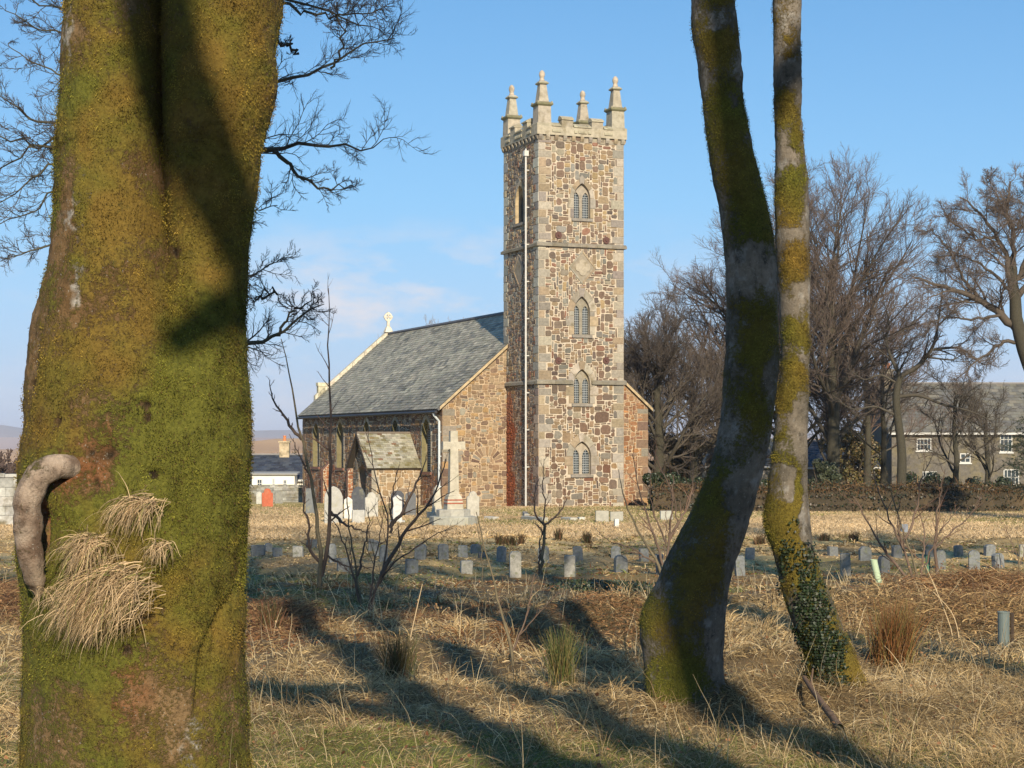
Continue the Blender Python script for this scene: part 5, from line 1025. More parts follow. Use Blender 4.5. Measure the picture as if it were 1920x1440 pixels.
V = grid.reshape(-1, 3); u_, v_ = uph.ravel(), vph.ravel()
moss = .76+.55*fbm(V, 2.6, 4)+.35*fbm(V, 9, 4)+blob(u_, v_, [(180, 220, 70, 80, .4), (230, 400, 80, 60, .3), (390, 680, 90, 260, .7), (380, 900, 100, 220, .7), (180, 760, 110, 110, .3), (240, 1200, 90, 70, .45), (430, 300, 60, 300, .4)])
moss -= 1.3*blob(u_, v_, [(160, 90, 32, 80, .4), (155, 400, 20, 80, .6), (170, 560, 34, 50, .4), (130, 480, 24, 50, .5), (330, 500, 40, 50, .35), (280, 330, 46, 56, .35), (75, 700, 20, 200, .3), (170, 1330, 50, 60, .10), (290, 1280, 40, 100, .12), (250, 40, 40, 60, .4), (385, 240, 25, 60, .35), (112, 975, 22, 80, 1.7), (215, 800, 80, 90, .42), (200, 880, 60, 50, .5), (290, 1230, 60, 110, .42), (140, 1340, 90, 90, .38), (230, 1180, 40, 30, .4), (355, 1330, 30, 100, .3)])
hue = np.clip(.45+1.1*fbm(V+5, 1.5, 3)+.9*fbm(V+8, 7, 4)+.4*blob(u_, v_, [(230, 420, 90, 80, 1), (430, 250, 60, 150, .7), (210, 620, 40, 90, .8), (330, 1200, 120, 200, .9)])-.7*blob(u_, v_, [(390, 820, 100, 320, 1.0), (240, 1210, 100, 60, 1.0), (170, 180, 60, 50, .8), (120, 870, 60, 40, 1)]), 0, 1)
barkc = mixc3(np.broadcast_to(np.array((0.15, 0.088, 0.036)), V.shape), np.array((0.22, 0.145, 0.07)), .5+1.2*fbm(V+9, 3, 3)); barkc = mixc3(barkc, np.array((0.26, 0.075, 0.025)), blob(u_, v_, [(112, 980, 20, 80, 1.5), (190, 970, 50, 40, .7), (270, 1290, 60, 90, .5), (190, 870, 70, 60, .6)])*(.6+fbm(V, 12, 3)))
barkc = mixc3(barkc, np.array((0.40, 0.38, 0.33)), np.clip(4*blob(u_, v_, [(185, 370, 14, 40, .45), (170, 430, 30, 14, .45), (145, 60, 14, 90, .4), (385, 1380, 14, 40, .5), (50, 1250, 10, 120, .4), (180, 520, 12, 60, .4)])*(.4+2*fbm(V, 28, 3)), 0, .8))
tb = np.array([(288-CX)*kk, TD, float(gz((288-CX)*kk, TD))])
old = empty('mossy_double_trunk_tree', tuple(tb), 'huge mossy tree with two fused stems and hay tufts, at the left foreground', 'tree')
for (qx, qy, qr) in pits: w_ = (np.exp(-((uw-qx)/qr)**2-((vw-qy)/(qr*1.3))**2)*(grid[..., 1] < TD)).ravel(); moss = moss-1.1*w_; barkc = mixc3(barkc, np.array((0.03, 0.02, 0.01)), w_*1.1)
tr = np_obj('trunk', V, Q, M_moss, old, barkc, True, attrs=dict(moss=moss, hue=hue))
Nn = vert_normals(grid).reshape(-1, 3); Nn = np.where((np.sum(Nn*dirs.reshape(-1, 3), 1) < 0)[:, None], -Nn, Nn)
rng = np.random.RandomState(5); fz = Acc(); vis = np.clip(moss-.42, 0, .5)*(V[:, 2] < 4.5)*(V[:, 2] > -.2)*np.clip(.55-Nn[:, 1], 0.02, 1)
fuzz(fz, V, Nn, vis*np.clip(1+2.2*fbm(V+3, 11, 4), .05, 2), 140000, rng, .009, .0040, hue, .35)
fb_ = fz.build('moss', M_fuzz, old, False); fb_['kind'] = 'stuff'
# hay tufts hanging on the ledge, and the bare loop of root at the left
def strands(acc, base, d0, L, w, rng, droop, col, n=7):
    """curved blades: base (M,3), start direction, length, width"""
    M = len(base); p = np.zeros((M, n, 3)); p[:, 0] = base; d = nrm(d0)
    for k in range(1, n): d = nrm(d+np.array([0, 0, -1])*droop+rng.normal(0, .10, (M, 3))); p[:, k] = p[:, k-1]+d*(L/(n-1))[:, None]
    sd = nrm(np.cross(d0, rng.normal(0, 1, (M, 3))))*(w[:, None]*.5); tp = np.linspace(1, .25, n)[None, :, None]
    V = np.stack([p-sd[:, None]*tp, p+sd[:, None]*tp], 2).reshape(-1, 3); i = (np.arange(M)*n*2)[:, None]+(np.arange(n-1)*2)[None]; Q = np.stack([i, i+1, i+3, i+2], -1).reshape(-1, 4); acc.add(V, Q, np.repeat(col, n*2, 0))
M_hay = mat('dry_grass', attr=True, var=.12, vscale=40, rough=.7, trans=.35)
for (px, py, sx, sy, cnt, dx, Lm, lab) in ((264, 942, 28, 12, 560, -1.0, .20, ''), (172, 1018, 24, 14, 460, -.6, .20, ''), (300, 1022, 15, 9, 140, -.5, .14, ''), (215, 1095, 52, 34, 1300, -1.25, .24, ''), (190, 1140, 56, 24, 700, -1.2, .20, ''), (85, 1110, 22, 8, 70, .4, .12, '')):
    a = Acc(); yb = TD-.485-(.06 if 90 < px < 230 else 0); c = np.array(P(px, py, yb)); b = c+np.stack([rng.normal(0, sx*kk*.6, cnt), rng.uniform(-.02, .10, cnt), rng.normal(0, sy*kk*.55, cnt)], -1)
    d0 = np.stack([rng.normal(dx, .6, cnt), rng.uniform(-1.1, -.4, cnt), rng.normal(.2, .4, cnt)], -1); col = np.array((0.62, 0.46, 0.27))[None]*rng.uniform(.35, 1.4, (cnt, 1)); col[rng.rand(cnt) < .10] = (0.20, 0.22, 0.05)
    strands(a, b, d0, np.minimum(rng.uniform(.5, 1.2, cnt), 1.1)*Lm, rng.uniform(.0028, .005, cnt), rng, .27, col, 8); hb = a.build('hay_tuft', M_hay, old, False); hb['kind'] = 'stuff'
a = Acc(); q = bez_poly([P(150, 880, TD-.38), P(112, 872, TD-.50), P(75, 885, TD-.52), P(52, 935, TD-.52), P(50, 1000, TD-.50), P(60, 1060, TD-.46), P(72, 1110, TD-.36)], 40); rr2 = np.interp(np.linspace(0, 1, 40), [0, .15, .3, .7, .9, 1], [.048, .055, .066, .062, .046, .025])+.002*np.sin(np.arange(40)*.9)
V2, Q2 = tubes(q[None], rr2[None], 24); V2 = V2+.010*fbm(V2, 9, 3)[:, None]+.008*fbm(V2*np.array([1, 1, 2.]), 30, 3)[:, None]; u2 = CX+V2[:, 0]*F/(TD-.5); v2 = HZ-(V2[:, 2]-EYE)*F/(TD-.5)
m2_ = np.clip(.9-np.abs(v2-870)/10*0-((V2[:, 2]-q[8, 2])*0), 0, 0)+.55*np.clip((V2[:, 2]-np.interp(V2[:, 0], q[:16, 0][::-1], q[:16, 2][::-1]))/.05, 0, 1)*(v2 < 900)*(u2 < 90)
np_obj('root_loop', V2, Q2, M_moss, old, mixc3(np.broadcast_to(np.array((0.17, 0.115, 0.08)), V2.shape), np.array((0.42, 0.33, 0.25)), .5+1.5*fbm(V2, 14, 4)), True, attrs=dict(moss=m2_*.6, hue=m2_*0+.2))
# the two slender trees on the right
def stem(name, label, D, rows, patches, bare, seed, ivy=None, flare=.0, lean_y=0.0, topext=None, huebase=.35):
    yy0 = np.array([r[0] for r in rows], float); n = 330; ya = np.linspace(yy0[0], yy0[-1], n); l = np.interp(ya, yy0, [r[1] for r in rows]); r = np.interp(ya, yy0, [r_[2] for r_ in rows])
    for _ in range(10): l[1:-1] = (l[:-2]+2*l[1:-1]+l[2:])/4; r[1:-1] = (r[:-2]+2*r[1:-1]+r[2:])/4
    k = D/F; c = ((l+r)/2-CX)*k; hw = (r-l)/2*k; Z = EYE+(HZ-ya)*k; m = 120; th = np.linspace(0, 2*np.pi, m, endpoint=False)
    slope = np.gradient(c)/np.gradient(Z); hw = hw*1.0; dep = hw*np.cos(np.arctan(slope))
    G = np.stack([c[:, None]+hw[:, None]*np.cos(th), D+dep[:, None]*np.sin(th)+0*Z[:, None], Z[:, None]+0*th[None]-slope[:, None]*0], -1)
    dr = np.stack([np.cos(th)[None]+0*Z[:, None], np.sin(th)[None]+0*Z[:, None], 0*G[..., 2]], -1)
    fl = np.clip((ya-(yy0[-1]-170))/150, 0, 1)[:, None]
    G = G+dr*(.012*fbm(G+seed, 4, 3)+.006*fbm(G+seed, 14, 3)+.003*fbm(G, 40, 2)+fl*.03*np.sin(th*5+seed)[None])[..., None]
    u = CX+G[..., 0]*F/D; v = np.repeat(ya[:, None], m, 1); Vv = G.reshape(-1, 3); uu_, vv_ = u.ravel(), v.ravel(); front = (G[..., 1] < D+.02).ravel()
    ms = .30+.55*fbm(Vv+seed, 3.5, 4)+blob(uu_, vv_, patches)-blob(uu_, vv_, bare)*1.2
    ms = np.where(front, ms, .5+.4*fbm(Vv+seed, 3.5, 4)); hu = np.clip(huebase+1.1*fbm(Vv+seed+3, 2, 3), 0, 1)
    bk = mixc3(np.broadcast_to(np.array((0.12, 0.105, 0.08)), Vv.shape), np.array((0.23, 0.195, 0.15)), .5+1.3*fbm(Vv+4, 4, 3)); bk = mixc3(bk, np.array((0.33, 0.32, 0.29)), np.clip((fbm(Vv+2, 16, 3)-.28)*5, 0, .5))
    bx = c[-1]; o = empty(name, (bx, D, float(gz(bx, D))), label, 'tree'); idn = np.arange(n*m).reshape(n, m); Q = np.stack([idn[1:], np.roll(idn, -1, 1)[1:], np.roll(idn, -1, 1)[:-1], idn[:-1]], -1).reshape(-1, 4)
    np_obj('trunk', Vv, Q, M_moss, o, bk, True, attrs=dict(moss=ms, hue=hu))
    Nn = nrm(dr.reshape(-1, 3)); a = Acc(); rg = np.random.RandomState(seed); w = np.clip(ms-.45, 0, .4)*(Nn[:, 1] < .4)*(Vv[:, 2] < 5.2); fuzz(a, Vv, Nn, w, 42000, rg, .008, .0042, hu, .35); q = a.build('moss', M_fuzz, o, False); q['kind'] = 'stuff'
    return o, G, c, Z, hw
T1 = [(-420, 1262, 1332), (-200, 1282, 1352), (0, 1297, 1376), (50, 1297, 1383), (100, 1303, 1388), (200, 1318, 1396), (300, 1331, 1415), (400, 1350, 1441), (450, 1358, 1450), (500, 1362, 1456), (560, 1363, 1459), (620, 1362, 1460), (700, 1358, 1458), (760, 1354, 1452), (800, 1348, 1447), (850, 1338, 1438), (900, 1322, 1426), (950, 1302, 1414), (1000, 1273, 1398), (1050, 1246, 1380), (1100, 1226, 1368), (1140, 1205, 1363), (1165, 1198, 1361), (1200, 1200, 1358), (1250, 1208, 1353), (1300, 1212, 1356), (1340, 1204, 1368), (1380, 1190, 1384)]
p1 = [(1350, 90, 34, 50, .8), (1340, 10, 30, 30, .6), (1365, 220, 36, 90, .8), (1385, 330, 38, 70, .8), (1412, 410, 40, 70, .85), (1418, 640, 40, 90, .85), (1412, 760, 40, 70, .6), (1330, 1000, 50, 120, .6), (1290, 1100, 50, 160, .5), (1270, 1270, 60, 90, .9), (1225, 1150, 30, 60, .6), (1350, 1320, 40, 40, .7)]
b1 = [(1340, 45, 14, 12, .5), (1370, 195, 12, 20, .7), (1400, 510, 50, 40, .6), (1440, 700, 14, 60, .5), (1400, 930, 40, 60, .8), (1340, 1200, 24, 60, 1.0), (1375, 1050, 22, 60, .5)]
t1o, G1_, c1, z1, h1 = stem('leaning_trunk_tree', 'dark curved mossy tree with a swollen foot, front one of the crossing pair', 12.4, T1, p1, b1, 91)
T3 = [(-420, 1452, 1496), (0, 1449, 1502), (100, 1449, 1502), (200, 1451, 1503), (270, 1453, 1506), (310, 1454, 1512), (400, 1452, 1516), (500, 1456, 1518), (600, 1462, 1518), (700, 1464, 1517), (780, 1453, 1515), (850, 1448, 1514), (900, 1442, 1513), (940, 1435, 1516), (975, 1431, 1518), (1020, 1444, 1523), (1060, 1458, 1532), (1100, 1465, 1550), (1150, 1480, 1570), (1200, 1500, 1590), (1250, 1516, 1610), (1300, 1526, 1630), (1330, 1524, 1642), (1370, 1515, 1655)]
p3 = [(1475, 80, 10, 14, .6), (1472, 115, 10, 12, .6), (1470, 205, 18, 40, .9), (1490, 265, 10, 50, .7), (1480, 370, 26, 55, .95), (1482, 500, 28, 50, .9), (1488, 625, 26, 40, .9), (1490, 700, 22, 50, .9), (1468, 750, 18, 30, .8), (1462, 820, 12, 14, .6), (1470, 870, 22, 14, .8), (1490, 920, 14, 50, .8), (1460, 970, 34, 40, .8), (1480, 1020, 28, 60, .6), (1590, 1260, 34, 90, .9), (1500, 1100, 30, 70, .7), (1545, 1225, 40, 110, .9), (1500, 1170, 26, 60, .7)]
b3 = [(1475, 895, 12, 28, 1.2), (1500, 670, 12, 16, .8), (1500, 800, 16, 60, .8), (1475, 300, 24, 14, .6), (1482, 435, 24, 12, .7), (1500, 545, 20, 16, .7), (1475, 590, 20, 16, .5), (1508, 970, 12, 80, .8), (1480, 150, 30, 30, .5), (1495, 1140, 14, 40, .6)]
t3o, G3_, c3, z3, h3 = stem('slender_trunk_tree', 'slim grey tree patched with golden moss and ivy, behind the leaning one', 13.0, T3, p3, b3, 17, huebase=.42)
# ivy climbing the slender trunk
def leaves(acc, p, n, size, rng, cols, spread=.7):
    M = len(p); nn = nrm(n+rng.normal(0, spread, (M, 3))); a = nrm(np.cross(nn, rng.normal(0, 1, (M, 3)))); b = np.cross(nn, a); s = (rng.uniform(.6, 1.3, M)*size)[:, None]
    sh = [(-.1, -.5), (.5, -.25), (.35, .3), (0, .6), (-.35, .3), (-.5, -.25)]
    V = np.stack([p+a*(i*s)+b*(j*s)+nn*(.12*s*(abs(i)-.3)) for i, j in sh], 1).reshape(-1, 3); i = (np.arange(M)*6)[:, None]; Q = np.concatenate([i+np.array([[0, 1, 2, 3]]), i+np.array([[0, 3, 4, 5]])])
    c = np.array(cols)[rng.randint(0, len(cols), M)]*rng.uniform(.6, 1.4, (M, 1)); acc.add(V, Q, np.repeat(c, 6, 0))
M_leaf = mat('ivy_leaf', attr=True, var=.1, vscale=20, rough=.5, spec=.4, trans=.1)
rg = np.random.RandomState(8); Vv = G3_.reshape(-1, 3); uu_ = CX+Vv[:, 0]*F/13.0; vv_ = HZ-(Vv[:, 2]-EYE)*F/13.0; fr_m = (Vv[:, 1] < 13.04)
w = blob(uu_, vv_, [(1485, 1000, 8, 50, .2), (1505, 1090, 20, 60, .7), (1520, 1150, 26, 60, .95), (1540, 1215, 30, 60, 1), (1545, 1290, 30, 50, .9), (1470, 1060, 8, 60, .3)])*fr_m*np.clip(.7+1.4*fbm(Vv, 8, 3), 0, 1); k = rg.choice(len(Vv), 3400, p=w/w.sum()); dr3 = nrm(Vv[k]-np.stack([np.interp(Vv[k, 2], z3[::-1], c3[::-1]), np.full(len(k), 13.0), Vv[k, 2]], -1))
a = Acc(); leaves(a, Vv[k]+dr3*rg.uniform(.004, .035, (len(k), 1)), dr3+np.array([0, 0, .3]), .019, rg, [(0.014, 0.028, 0.01), (0.02, 0.038, 0.014), (0.035, 0.045, 0.018), (0.012, 0.02, 0.009)]); iv = a.build('ivy', M_leaf, t3o, False); iv['kind'] = 'stuff'
# crowns of the three near trees, above the frame: their shade falls on the graves
def upper(o, start, d, L, r, seed, levels, cnt=16):
    rng = np.random.RandomState(seed); p, rr = grow(np.array([start], float), np.array([d], float), np.array([L]), np.array([r]), 14, .05, .05, rng, .15); a = Acc(); a.tub(p, rr, 10, (0.12, 0.10, 0.07))
    s, dd, LL, r0 = kids(p, rr, np.array([L]), cnt, rng, .38, 1.0, (28, 65), (.4, .62), (.28, .46)); p2, r2 = grow(s, dd, LL, r0, 8, .1, .10, rng, .25); a.tub(p2, r2, 6, (0.10, 0.085, 0.06)); crown(a, p2, r2, LL, rng, levels, (0.1, 0.085, 0.06), (0.12, 0.09, 0.07)); a.build('branches', M_twig, o)
UL = [dict(per=8, t0=.15, t1=1, ang=(22, 55), n=5, wob=.14, up=.07, k=4, rmin=.012, lk=(.35, .6)), dict(per=6, t0=.1, t1=1, ang=(22, 55), n=4, wob=.15, up=.06, k=3, rmin=.007, lk=(.35, .6)), dict(per=5, t0=.1, t1=1, ang=(20, 50), n=3, wob=.15, up=.06, k=3, rmin=.005, lk=(.35, .6))]
topz = EYE+(HZ+500)*kk
upper(old, ((212-CX)*kk, TD, topz-.05), (-.06, .02, 1), 14.5, .24, 1, UL, 20); upper(old, ((440-CX)*kk, TD, topz-.05), (.10, .03, 1), 15, .27, 2, UL, 22)
upper(t1o, (c1[0], 12.4, z1[0]-.03), (-.04, .0, 1), 13.5, .135, 3, UL, 18); upper(t3o, (c3[0], 13.0, z3[0]-.03), (.02, .05, 1), 13.5, .10, 4, UL, 18)
# ------------------------------------------------------------ trees beside and behind the photographer: they shade the foreground
OL = [dict(per=8, t0=.15, t1=1, ang=(22, 58), n=5, wob=.14, up=.07, k=4, rmin=.016, lk=(.35, .6)), dict(per=7, t0=.1, t1=1, ang=(22, 55), n=4, wob=.15, up=.06, k=3, rmin=.009, lk=(.35, .6)), dict(per=5, t0=.1, t1=1, ang=(20, 50), n=3, wob=.15, up=.06, k=3, rmin=.007, lk=(.35, .6))]
def off_tree(label, pts, r, seed, cnt=14, t0=.70, ln=(.18, .30), ang=(30, 65)):
    return bare_tree(label, pts[0], pts, [r*1.5, r, r*.95, r*.8, r*.2], dict(count=cnt, t0=t0, t1=1.0, ang=ang, len=ln), seed, OL, (0.12, 0.10, 0.07), (0.1, 0.085, 0.06), (0.12, 0.09, 0.07), 'trees beside the photographer', limb_up=.05)
bare_tree('tall bare tree behind the photographer shading the leaning trunk', (4.75, -5, 0), [(4.75, -5, 0), (4.6, -5, 4), (4.33, -5, 7.6), (4.12, -5, 8.7), (4.25, -5, 9.3), (4.42, -5, 9.9), (4.58, -5, 10.9), (4.45, -5, 12.2), (4.25, -5, 13.4), (4.2, -5, 19)], [.34, .27, .20, .33, .32, .30, .30, .28, .26, .06], dict(count=10, t0=.78, t1=1.0, ang=(30, 65), len=(.25, .4)), 201, OL, (0.12, 0.10, 0.07), (0.1, 0.085, 0.06), (0.12, 0.09, 0.07), 'trees beside the photographer', limb_up=.05)
bt = off_tree('bare tree with a long low limb behind the photographer', [(2.9, -4, 0), (2.75, -4, 4), (2.2, -4, 8), (1.9, -4, 12), (1.8, -4, 18)], .25, 202, t0=.72)
a = Acc(); q = bez_poly([(2.3, -4, 7.2), (1.3, -4.1, 8.1), (.45, -4.0, 9.0), (.35, -4.0, 10.3), (-.3, -4.0, 12.4)], 14); a.tub(q[None], np.linspace(.21, .15, 14)[None], 8, (0.12, 0.10, 0.07)); q = bez_poly([(2.2, -4, 8.2), (1.5, -4.1, 8.3), (.95, -4.0, 8.4), (.5, -4, 8.0)], 14); a.tub(q[None], np.linspace(.16, .09, 14)[None], 8, (0.12, 0.10, 0.07)); a.build('limb', M_bark, bt)
off_tree('slim bare tree standing behind the photographer', [(3.75, -7, 0), (3.6, -7, 5), (3.6, -7, 9), (3.3, -7, 13), (3.2, -7, 19)], .23, 203, t0=.72)
off_tree('bare tree close on the right of the photographer', [(6.2, 4, 0), (6.3, 4, 6), (6.4, 4, 10), (6.2, 4, 14), (6.3, 4, 21)], .25, 204, cnt=22)
off_tree('bare tree right of the view beyond the frame', [(11.5, 5, 0), (11.6, 5, 6), (11.4, 5, 10), (11.6, 5, 14), (11.5, 5, 21)], .28, 205, cnt=22)
off_tree('far right bare tree outside the frame', [(17, 13, -.3), (17, 13, 6), (17.2, 13, 10), (17, 13, 14), (17, 13, 22)], .3, 206, cnt=22)
off_tree('bare tree left of the photographer', [(-5.5, -1, 0), (-5.4, -1, 6), (-5.5, -1, 10), (-5.6, -1, 14), (-5.5, -1, 20)], .26, 207)
# ------------------------------------------------------------ hedge bank, evergreens
M_dleaf = mat('evergreen_leaf', attr=True, var=.15, vscale=8, rough=.45, spec=.4)
def hedge_bank():
    rg = np.random.RandomState(4); xs = np.arange(6.2, 48, .16); n = len(xs); prof = [(-1.1, -.25), (-.9, .2), (-.72, .62), (-.45, .92), (-.1, 1.08), (.35, 1.05), (.8, .8), (1.1, -.3)]
    yc = 80.5+.6*n2(xs, xs*0, .12, 3, 4.0)+.03*(xs-8); z0 = gz(xs, yc); z0 = np.where(xs > 7, z0, z0); V = []
    for j, (dy, h) in enumerate(prof): V.append(np.stack([xs, yc+dy+.15*n2(xs, xs*0+j, 1.1, 3, 2.0), z0+h*(1+.16*n2(xs, xs*0, .5, 3, 7.0))+(.10*n2(xs, xs*0+j*.7, 2.2, 3, 9.0) if h > 0 else 0)], -1))
    G = np.stack(V, 0); m = len(prof); id_ = np.arange(m*n).reshape(m, n); Q = np.stack([id_[:-1, :-1], id_[:-1, 1:], id_[1:, 1:], id_[1:, :-1]], -1).reshape(-1, 4); Vv = G.reshape(-1, 3)
    c = mixc3(np.broadcast_to(np.array((0.045, 0.035, 0.02)), Vv.shape), np.array((0.13, 0.085, 0.04)), np.clip(1.5*fbm(Vv, 1.1, 4)-.1, 0, 1)*.8)
    o = empty('hedge_bank', (20, 80.5, -1.5), 'long dark earth and stone hedge bank along the right side of the churchyard', 'bank'); np_obj('bank', Vv, Q, M_ground, o, c, True)
    a = Acc(); k = rg.randint(0, len(Vv), 26000); p = Vv[k]+rg.normal(0, .09, (len(k), 3)); gcol = np.array([(0.02, 0.028, 0.012), (0.03, 0.035, 0.015), (0.045, 0.032, 0.018), (0.08, 0.055, 0.028)]); leaves(a, p, np.tile([0, -.7, .5], (len(k), 1)), .085, rg, gcol, .9)
    s = a.build('creepers', M_dleaf, o, False); s['kind'] = 'stuff'
    a = Acc(); k = rg.randint(3*n, 6*n, 9000); d0 = np.stack([rg.normal(0, .5, 9000), rg.normal(-.5, .4, 9000), rg.uniform(0, 1, 9000)], -1); col = np.array([(0.30, 0.19, 0.09), (0.20, 0.11, 0.05), (0.10, 0.08, 0.04)])[rg.randint(0, 3, 9000)]*rg.uniform(.7, 1.3, (9000, 1)); strands(a, Vv[k], d0, rg.uniform(.15, .5, 9000), rg.uniform(.03, .045, 9000), rg, .35, col, 4); s = a.build('dead_grass', M_hay, o, False); s['kind'] = 'stuff'
hedge_bank()
def evergreen(label, px, D, yt, wpx, n, seed, cols, size=.10, name='evergreen_shrub', bare=.0):
    rg = np.random.RandomState(seed); x = (px-CX)*D/F; z = float(gz(x, D)); top = EYE+(HZ-yt)*D/F; h = top-z; w = wpx*D/F/2; o = empty(name, (x, D, z), label, 'shrub')
    M = 26; lc = np.stack([x+rg.uniform(-.75, .75, M)*w, D+rg.uniform(-.6, .6, M)*w, z+h*rg.uniform(.15, .82, M)], -1); lr = rg.uniform(.16, .30, M)*min(w*1.3, h)
    k = rg.randint(0, M, n); d = nrm(rg.normal(0, 1, (n, 3))); rr_ = lr[k]*rg.uniform(.45, 1.1, n)**.6; p = lc[k]+d*rr_[:, None]; p[:, 2] = np.maximum(p[:, 2], z); a = Acc(); leaves(a, p, d, size, rg, cols, .6); a.build('foliage', M_dleaf, o, False)
    a = Acc(); st = np.tile([[x, D, z-.1]], (M, 1))+rg.normal(0, .06*w, (M, 3))*[1, 1, 0]; p_, r_ = grow(st, lc-st, np.linalg.norm(lc-st, axis=1), np.full(M, .03+.01*h), 7, .08, .02, rg, .3); a.tub(p_, r_, 5, (0.07, 0.055, 0.04)); a.build('stems', M_twig, o)
DG = [(0.018, 0.03, 0.012), (0.026, 0.04, 0.015), (0.035, 0.045, 0.02), (0.014, 0.022, 0.01)]
OG = [(0.10, 0.085, 0.025), (0.13, 0.10, 0.035), (0.07, 0.065, 0.02), (0.16, 0.11, 0.05)]
evergreen('dark holly bush against the tower foot on the right', 1240, 90, 884, 70, 9000, 301, DG)
evergreen('dark evergreen bush behind the grey shouldered headstone', 1290, 92, 892, 80, 9000, 302, DG)
evergreen('low dark evergreen seen between the forked trunks', 1425, 92, 900, 70, 6000, 303, DG)
evergreen('glossy pale-leaved ivy bush left of the outbuilding', 1545, 94, 850, 60, 7000, 304, [(0.05, 0.06, 0.03), (0.09, 0.10, 0.06), (0.03, 0.04, 0.02)])
evergreen('dark garden shrub under the stone house window', 1740, 100, 885, 120, 9000, 305, DG)
evergreen('low dark garden shrub near the right edge', 1850, 100, 895, 100, 7000, 306, DG)
evergreen('olive brown thicket under the trees right of the tower', 1270, 112, 800, 110, 9000, 307, OG, size=.13)
evergreen('olive brown thicket between trunks and outbuilding', 1600, 126, 790, 130, 9000, 308, OG, size=.13)
evergreen('olive thicket behind the leaning trunk', 1380, 116, 790, 110, 8000, 309, OG, size=.13)
def conifer(label, px, D, yt, rpx, seed):
    rg = np.random.RandomState(seed); x = (px-CX)*D/F; z = float(gz(x, D)); top = EYE+(HZ-yt)*D/F; H = top-z; R_ = rpx*D/F; o = empty('conifer', (x, D, z), label, 'tree'); a = Acc(); q = bez_poly([(x, D, z-.1), (x+.05, D, z+H*.5), (x, D, top)], 12); a.tub(q[None], np.linspace(.2, .02, 12)[None], 8, (0.08, 0.06, 0.04)); a.build('trunk', M_bark, o)
    n = 150; t = rg.uniform(.12, .98, n); th = rg.uniform(0, 6.283, n); st = np.stack([np.full(n, x), np.full(n, D), z+H*t], -1); d = np.stack([np.cos(th), np.sin(th), rg.uniform(-.1, .35, n)], -1); p, r = grow(st, d, R_*(1.05-t)*rg.uniform(.7, 1.1, n), np.full(n, .03), 8, .05, -.01, rg, .2); a = Acc(); a.tub(p, r, 4, (0.06, 0.05, 0.03))
    s, dd, LL, r0 = kids(p, r, R_*(1.05-t), 12, rg, .15, 1, (30, 60), lk=(.25, .4), flat=.5); p2, r2 = grow(s, dd, LL, np.maximum(r0, .006), 4, .06, -.03, rg); a.tub(p2, r2, 3, (0.05, 0.045, 0.025))
    k = rg.randint(0, p2.shape[0], 26000); f = rg.randint(0, 4, 26000); b = p2[k, f]+rg.normal(0, .012, (26000, 3)); dv_ = nrm(p2[k, 3]-p2[k, 0]+rg.normal(0, .25, (26000, 3))); col = np.array([(0.02, 0.035, 0.02), (0.03, 0.045, 0.022)])[rg.randint(0, 2, 26000)]; strands(a, b, dv_, rg.uniform(.08, .16, 26000), np.full(26000, .022), rg, .05, col, 3); a.build('boughs', M_dleaf, o, False)
conifer('dark spruce poking in at the right edge before the stone house', 1972, 70, 560, 125, 5)
# ------------------------------------------------------------ saplings and shrubs among the graves
SPL = [dict(per=11, t0=.15, t1=1, ang=(25, 55), n=5, wob=.10, up=.08, k=4, rmin=.006, lk=(.06, .16), fade=.2), dict(per=2, t0=.2, t1=.9, ang=(20, 50), n=3, wob=.1, up=.05, k=3, rmin=.004, lk=(.3, .6))]
SPL2 = [dict(per=7, t0=.2, t1=1, ang=(22, 50), n=5, wob=.12, up=.06, k=4, rmin=.005, lk=(.15, .4)), dict(per=3, t0=.2, t1=1, ang=(20, 45), n=4, wob=.12, up=.05, k=3, rmin=.0035, lk=(.3, .6))]
TW_, TR_, TB_ = (0.13, 0.09, 0.065), (0.19, 0.105, 0.07), (0.14, 0.115, 0.07)
def sap(label, px, py, paths, seed, lv_=SPL2, c=(TB_, TW_, TR_), name='sapling', cat='sapling', zig=.012, group='bare saplings among the graves', D=None):
    D = D or gpt(px, py)[1]; return shaped(label, D, paths, seed, lv_, c[0], c[1], c[2], .1, name=name, group=group, cat=cat, zig=zig, kk=8)
sap('tall twin-stemmed bare sapling standing before the east end of the nave', 600, 1105, [([(598, 1135), (602, 1085), (603, 1057), (588, 928), (577, 867), (562, 807), (549, 734), (540, 669), (527, 635)], .042, .006), ([(603, 1080), (609, 1053), (624, 993), (618, 928), (619, 842), (621, 755), (618, 669), (616, 600), (616, 540)], .036, .005), ([(566, 824), (545, 800), (532, 781), (508, 743), (506, 712)], .03, .006), ([(585, 900), (560, 850), (545, 820)], .02, .005), ([(606, 1060), (575, 1030), (583, 985), (570, 960), (565, 900)], .03, .006), ([(620, 960), (650, 985), (690, 1000)], .03, .006), ([(610, 1040), (640, 1060), (700, 1065)], .02, .005)], 401, SPL)
sap('many-stemmed bare shrub before the porch with wide leaning rods', 690, 1150, [([(690, 1175), (680, 1150), (665, 1057), (652, 971), (650, 906), (645, 860)], .020, .004), ([(690, 1160), (705, 1100), (721, 1057), (732, 988), (713, 928), (695, 842), (690, 800)], .020, .004), ([(731, 990), (756, 954), (786, 898), (800, 860)], .03, .006), ([(715, 1079), (745, 1020), (773, 984), (820, 920), (835, 860)], .035, .006), ([(732, 1000), (735, 920), (745, 880)], .02, .005), ([(684, 1150), (730, 1060), (800, 1010), (850, 990)], .02, .004), ([(676, 1130), (640, 1000), (610, 960)], .02, .004), ([(670, 1080), (690, 1000), (690, 950)], .02, .004), ([(690, 1170), (700, 1060), (712, 1000), (720, 960)], .02, .004)], 402)
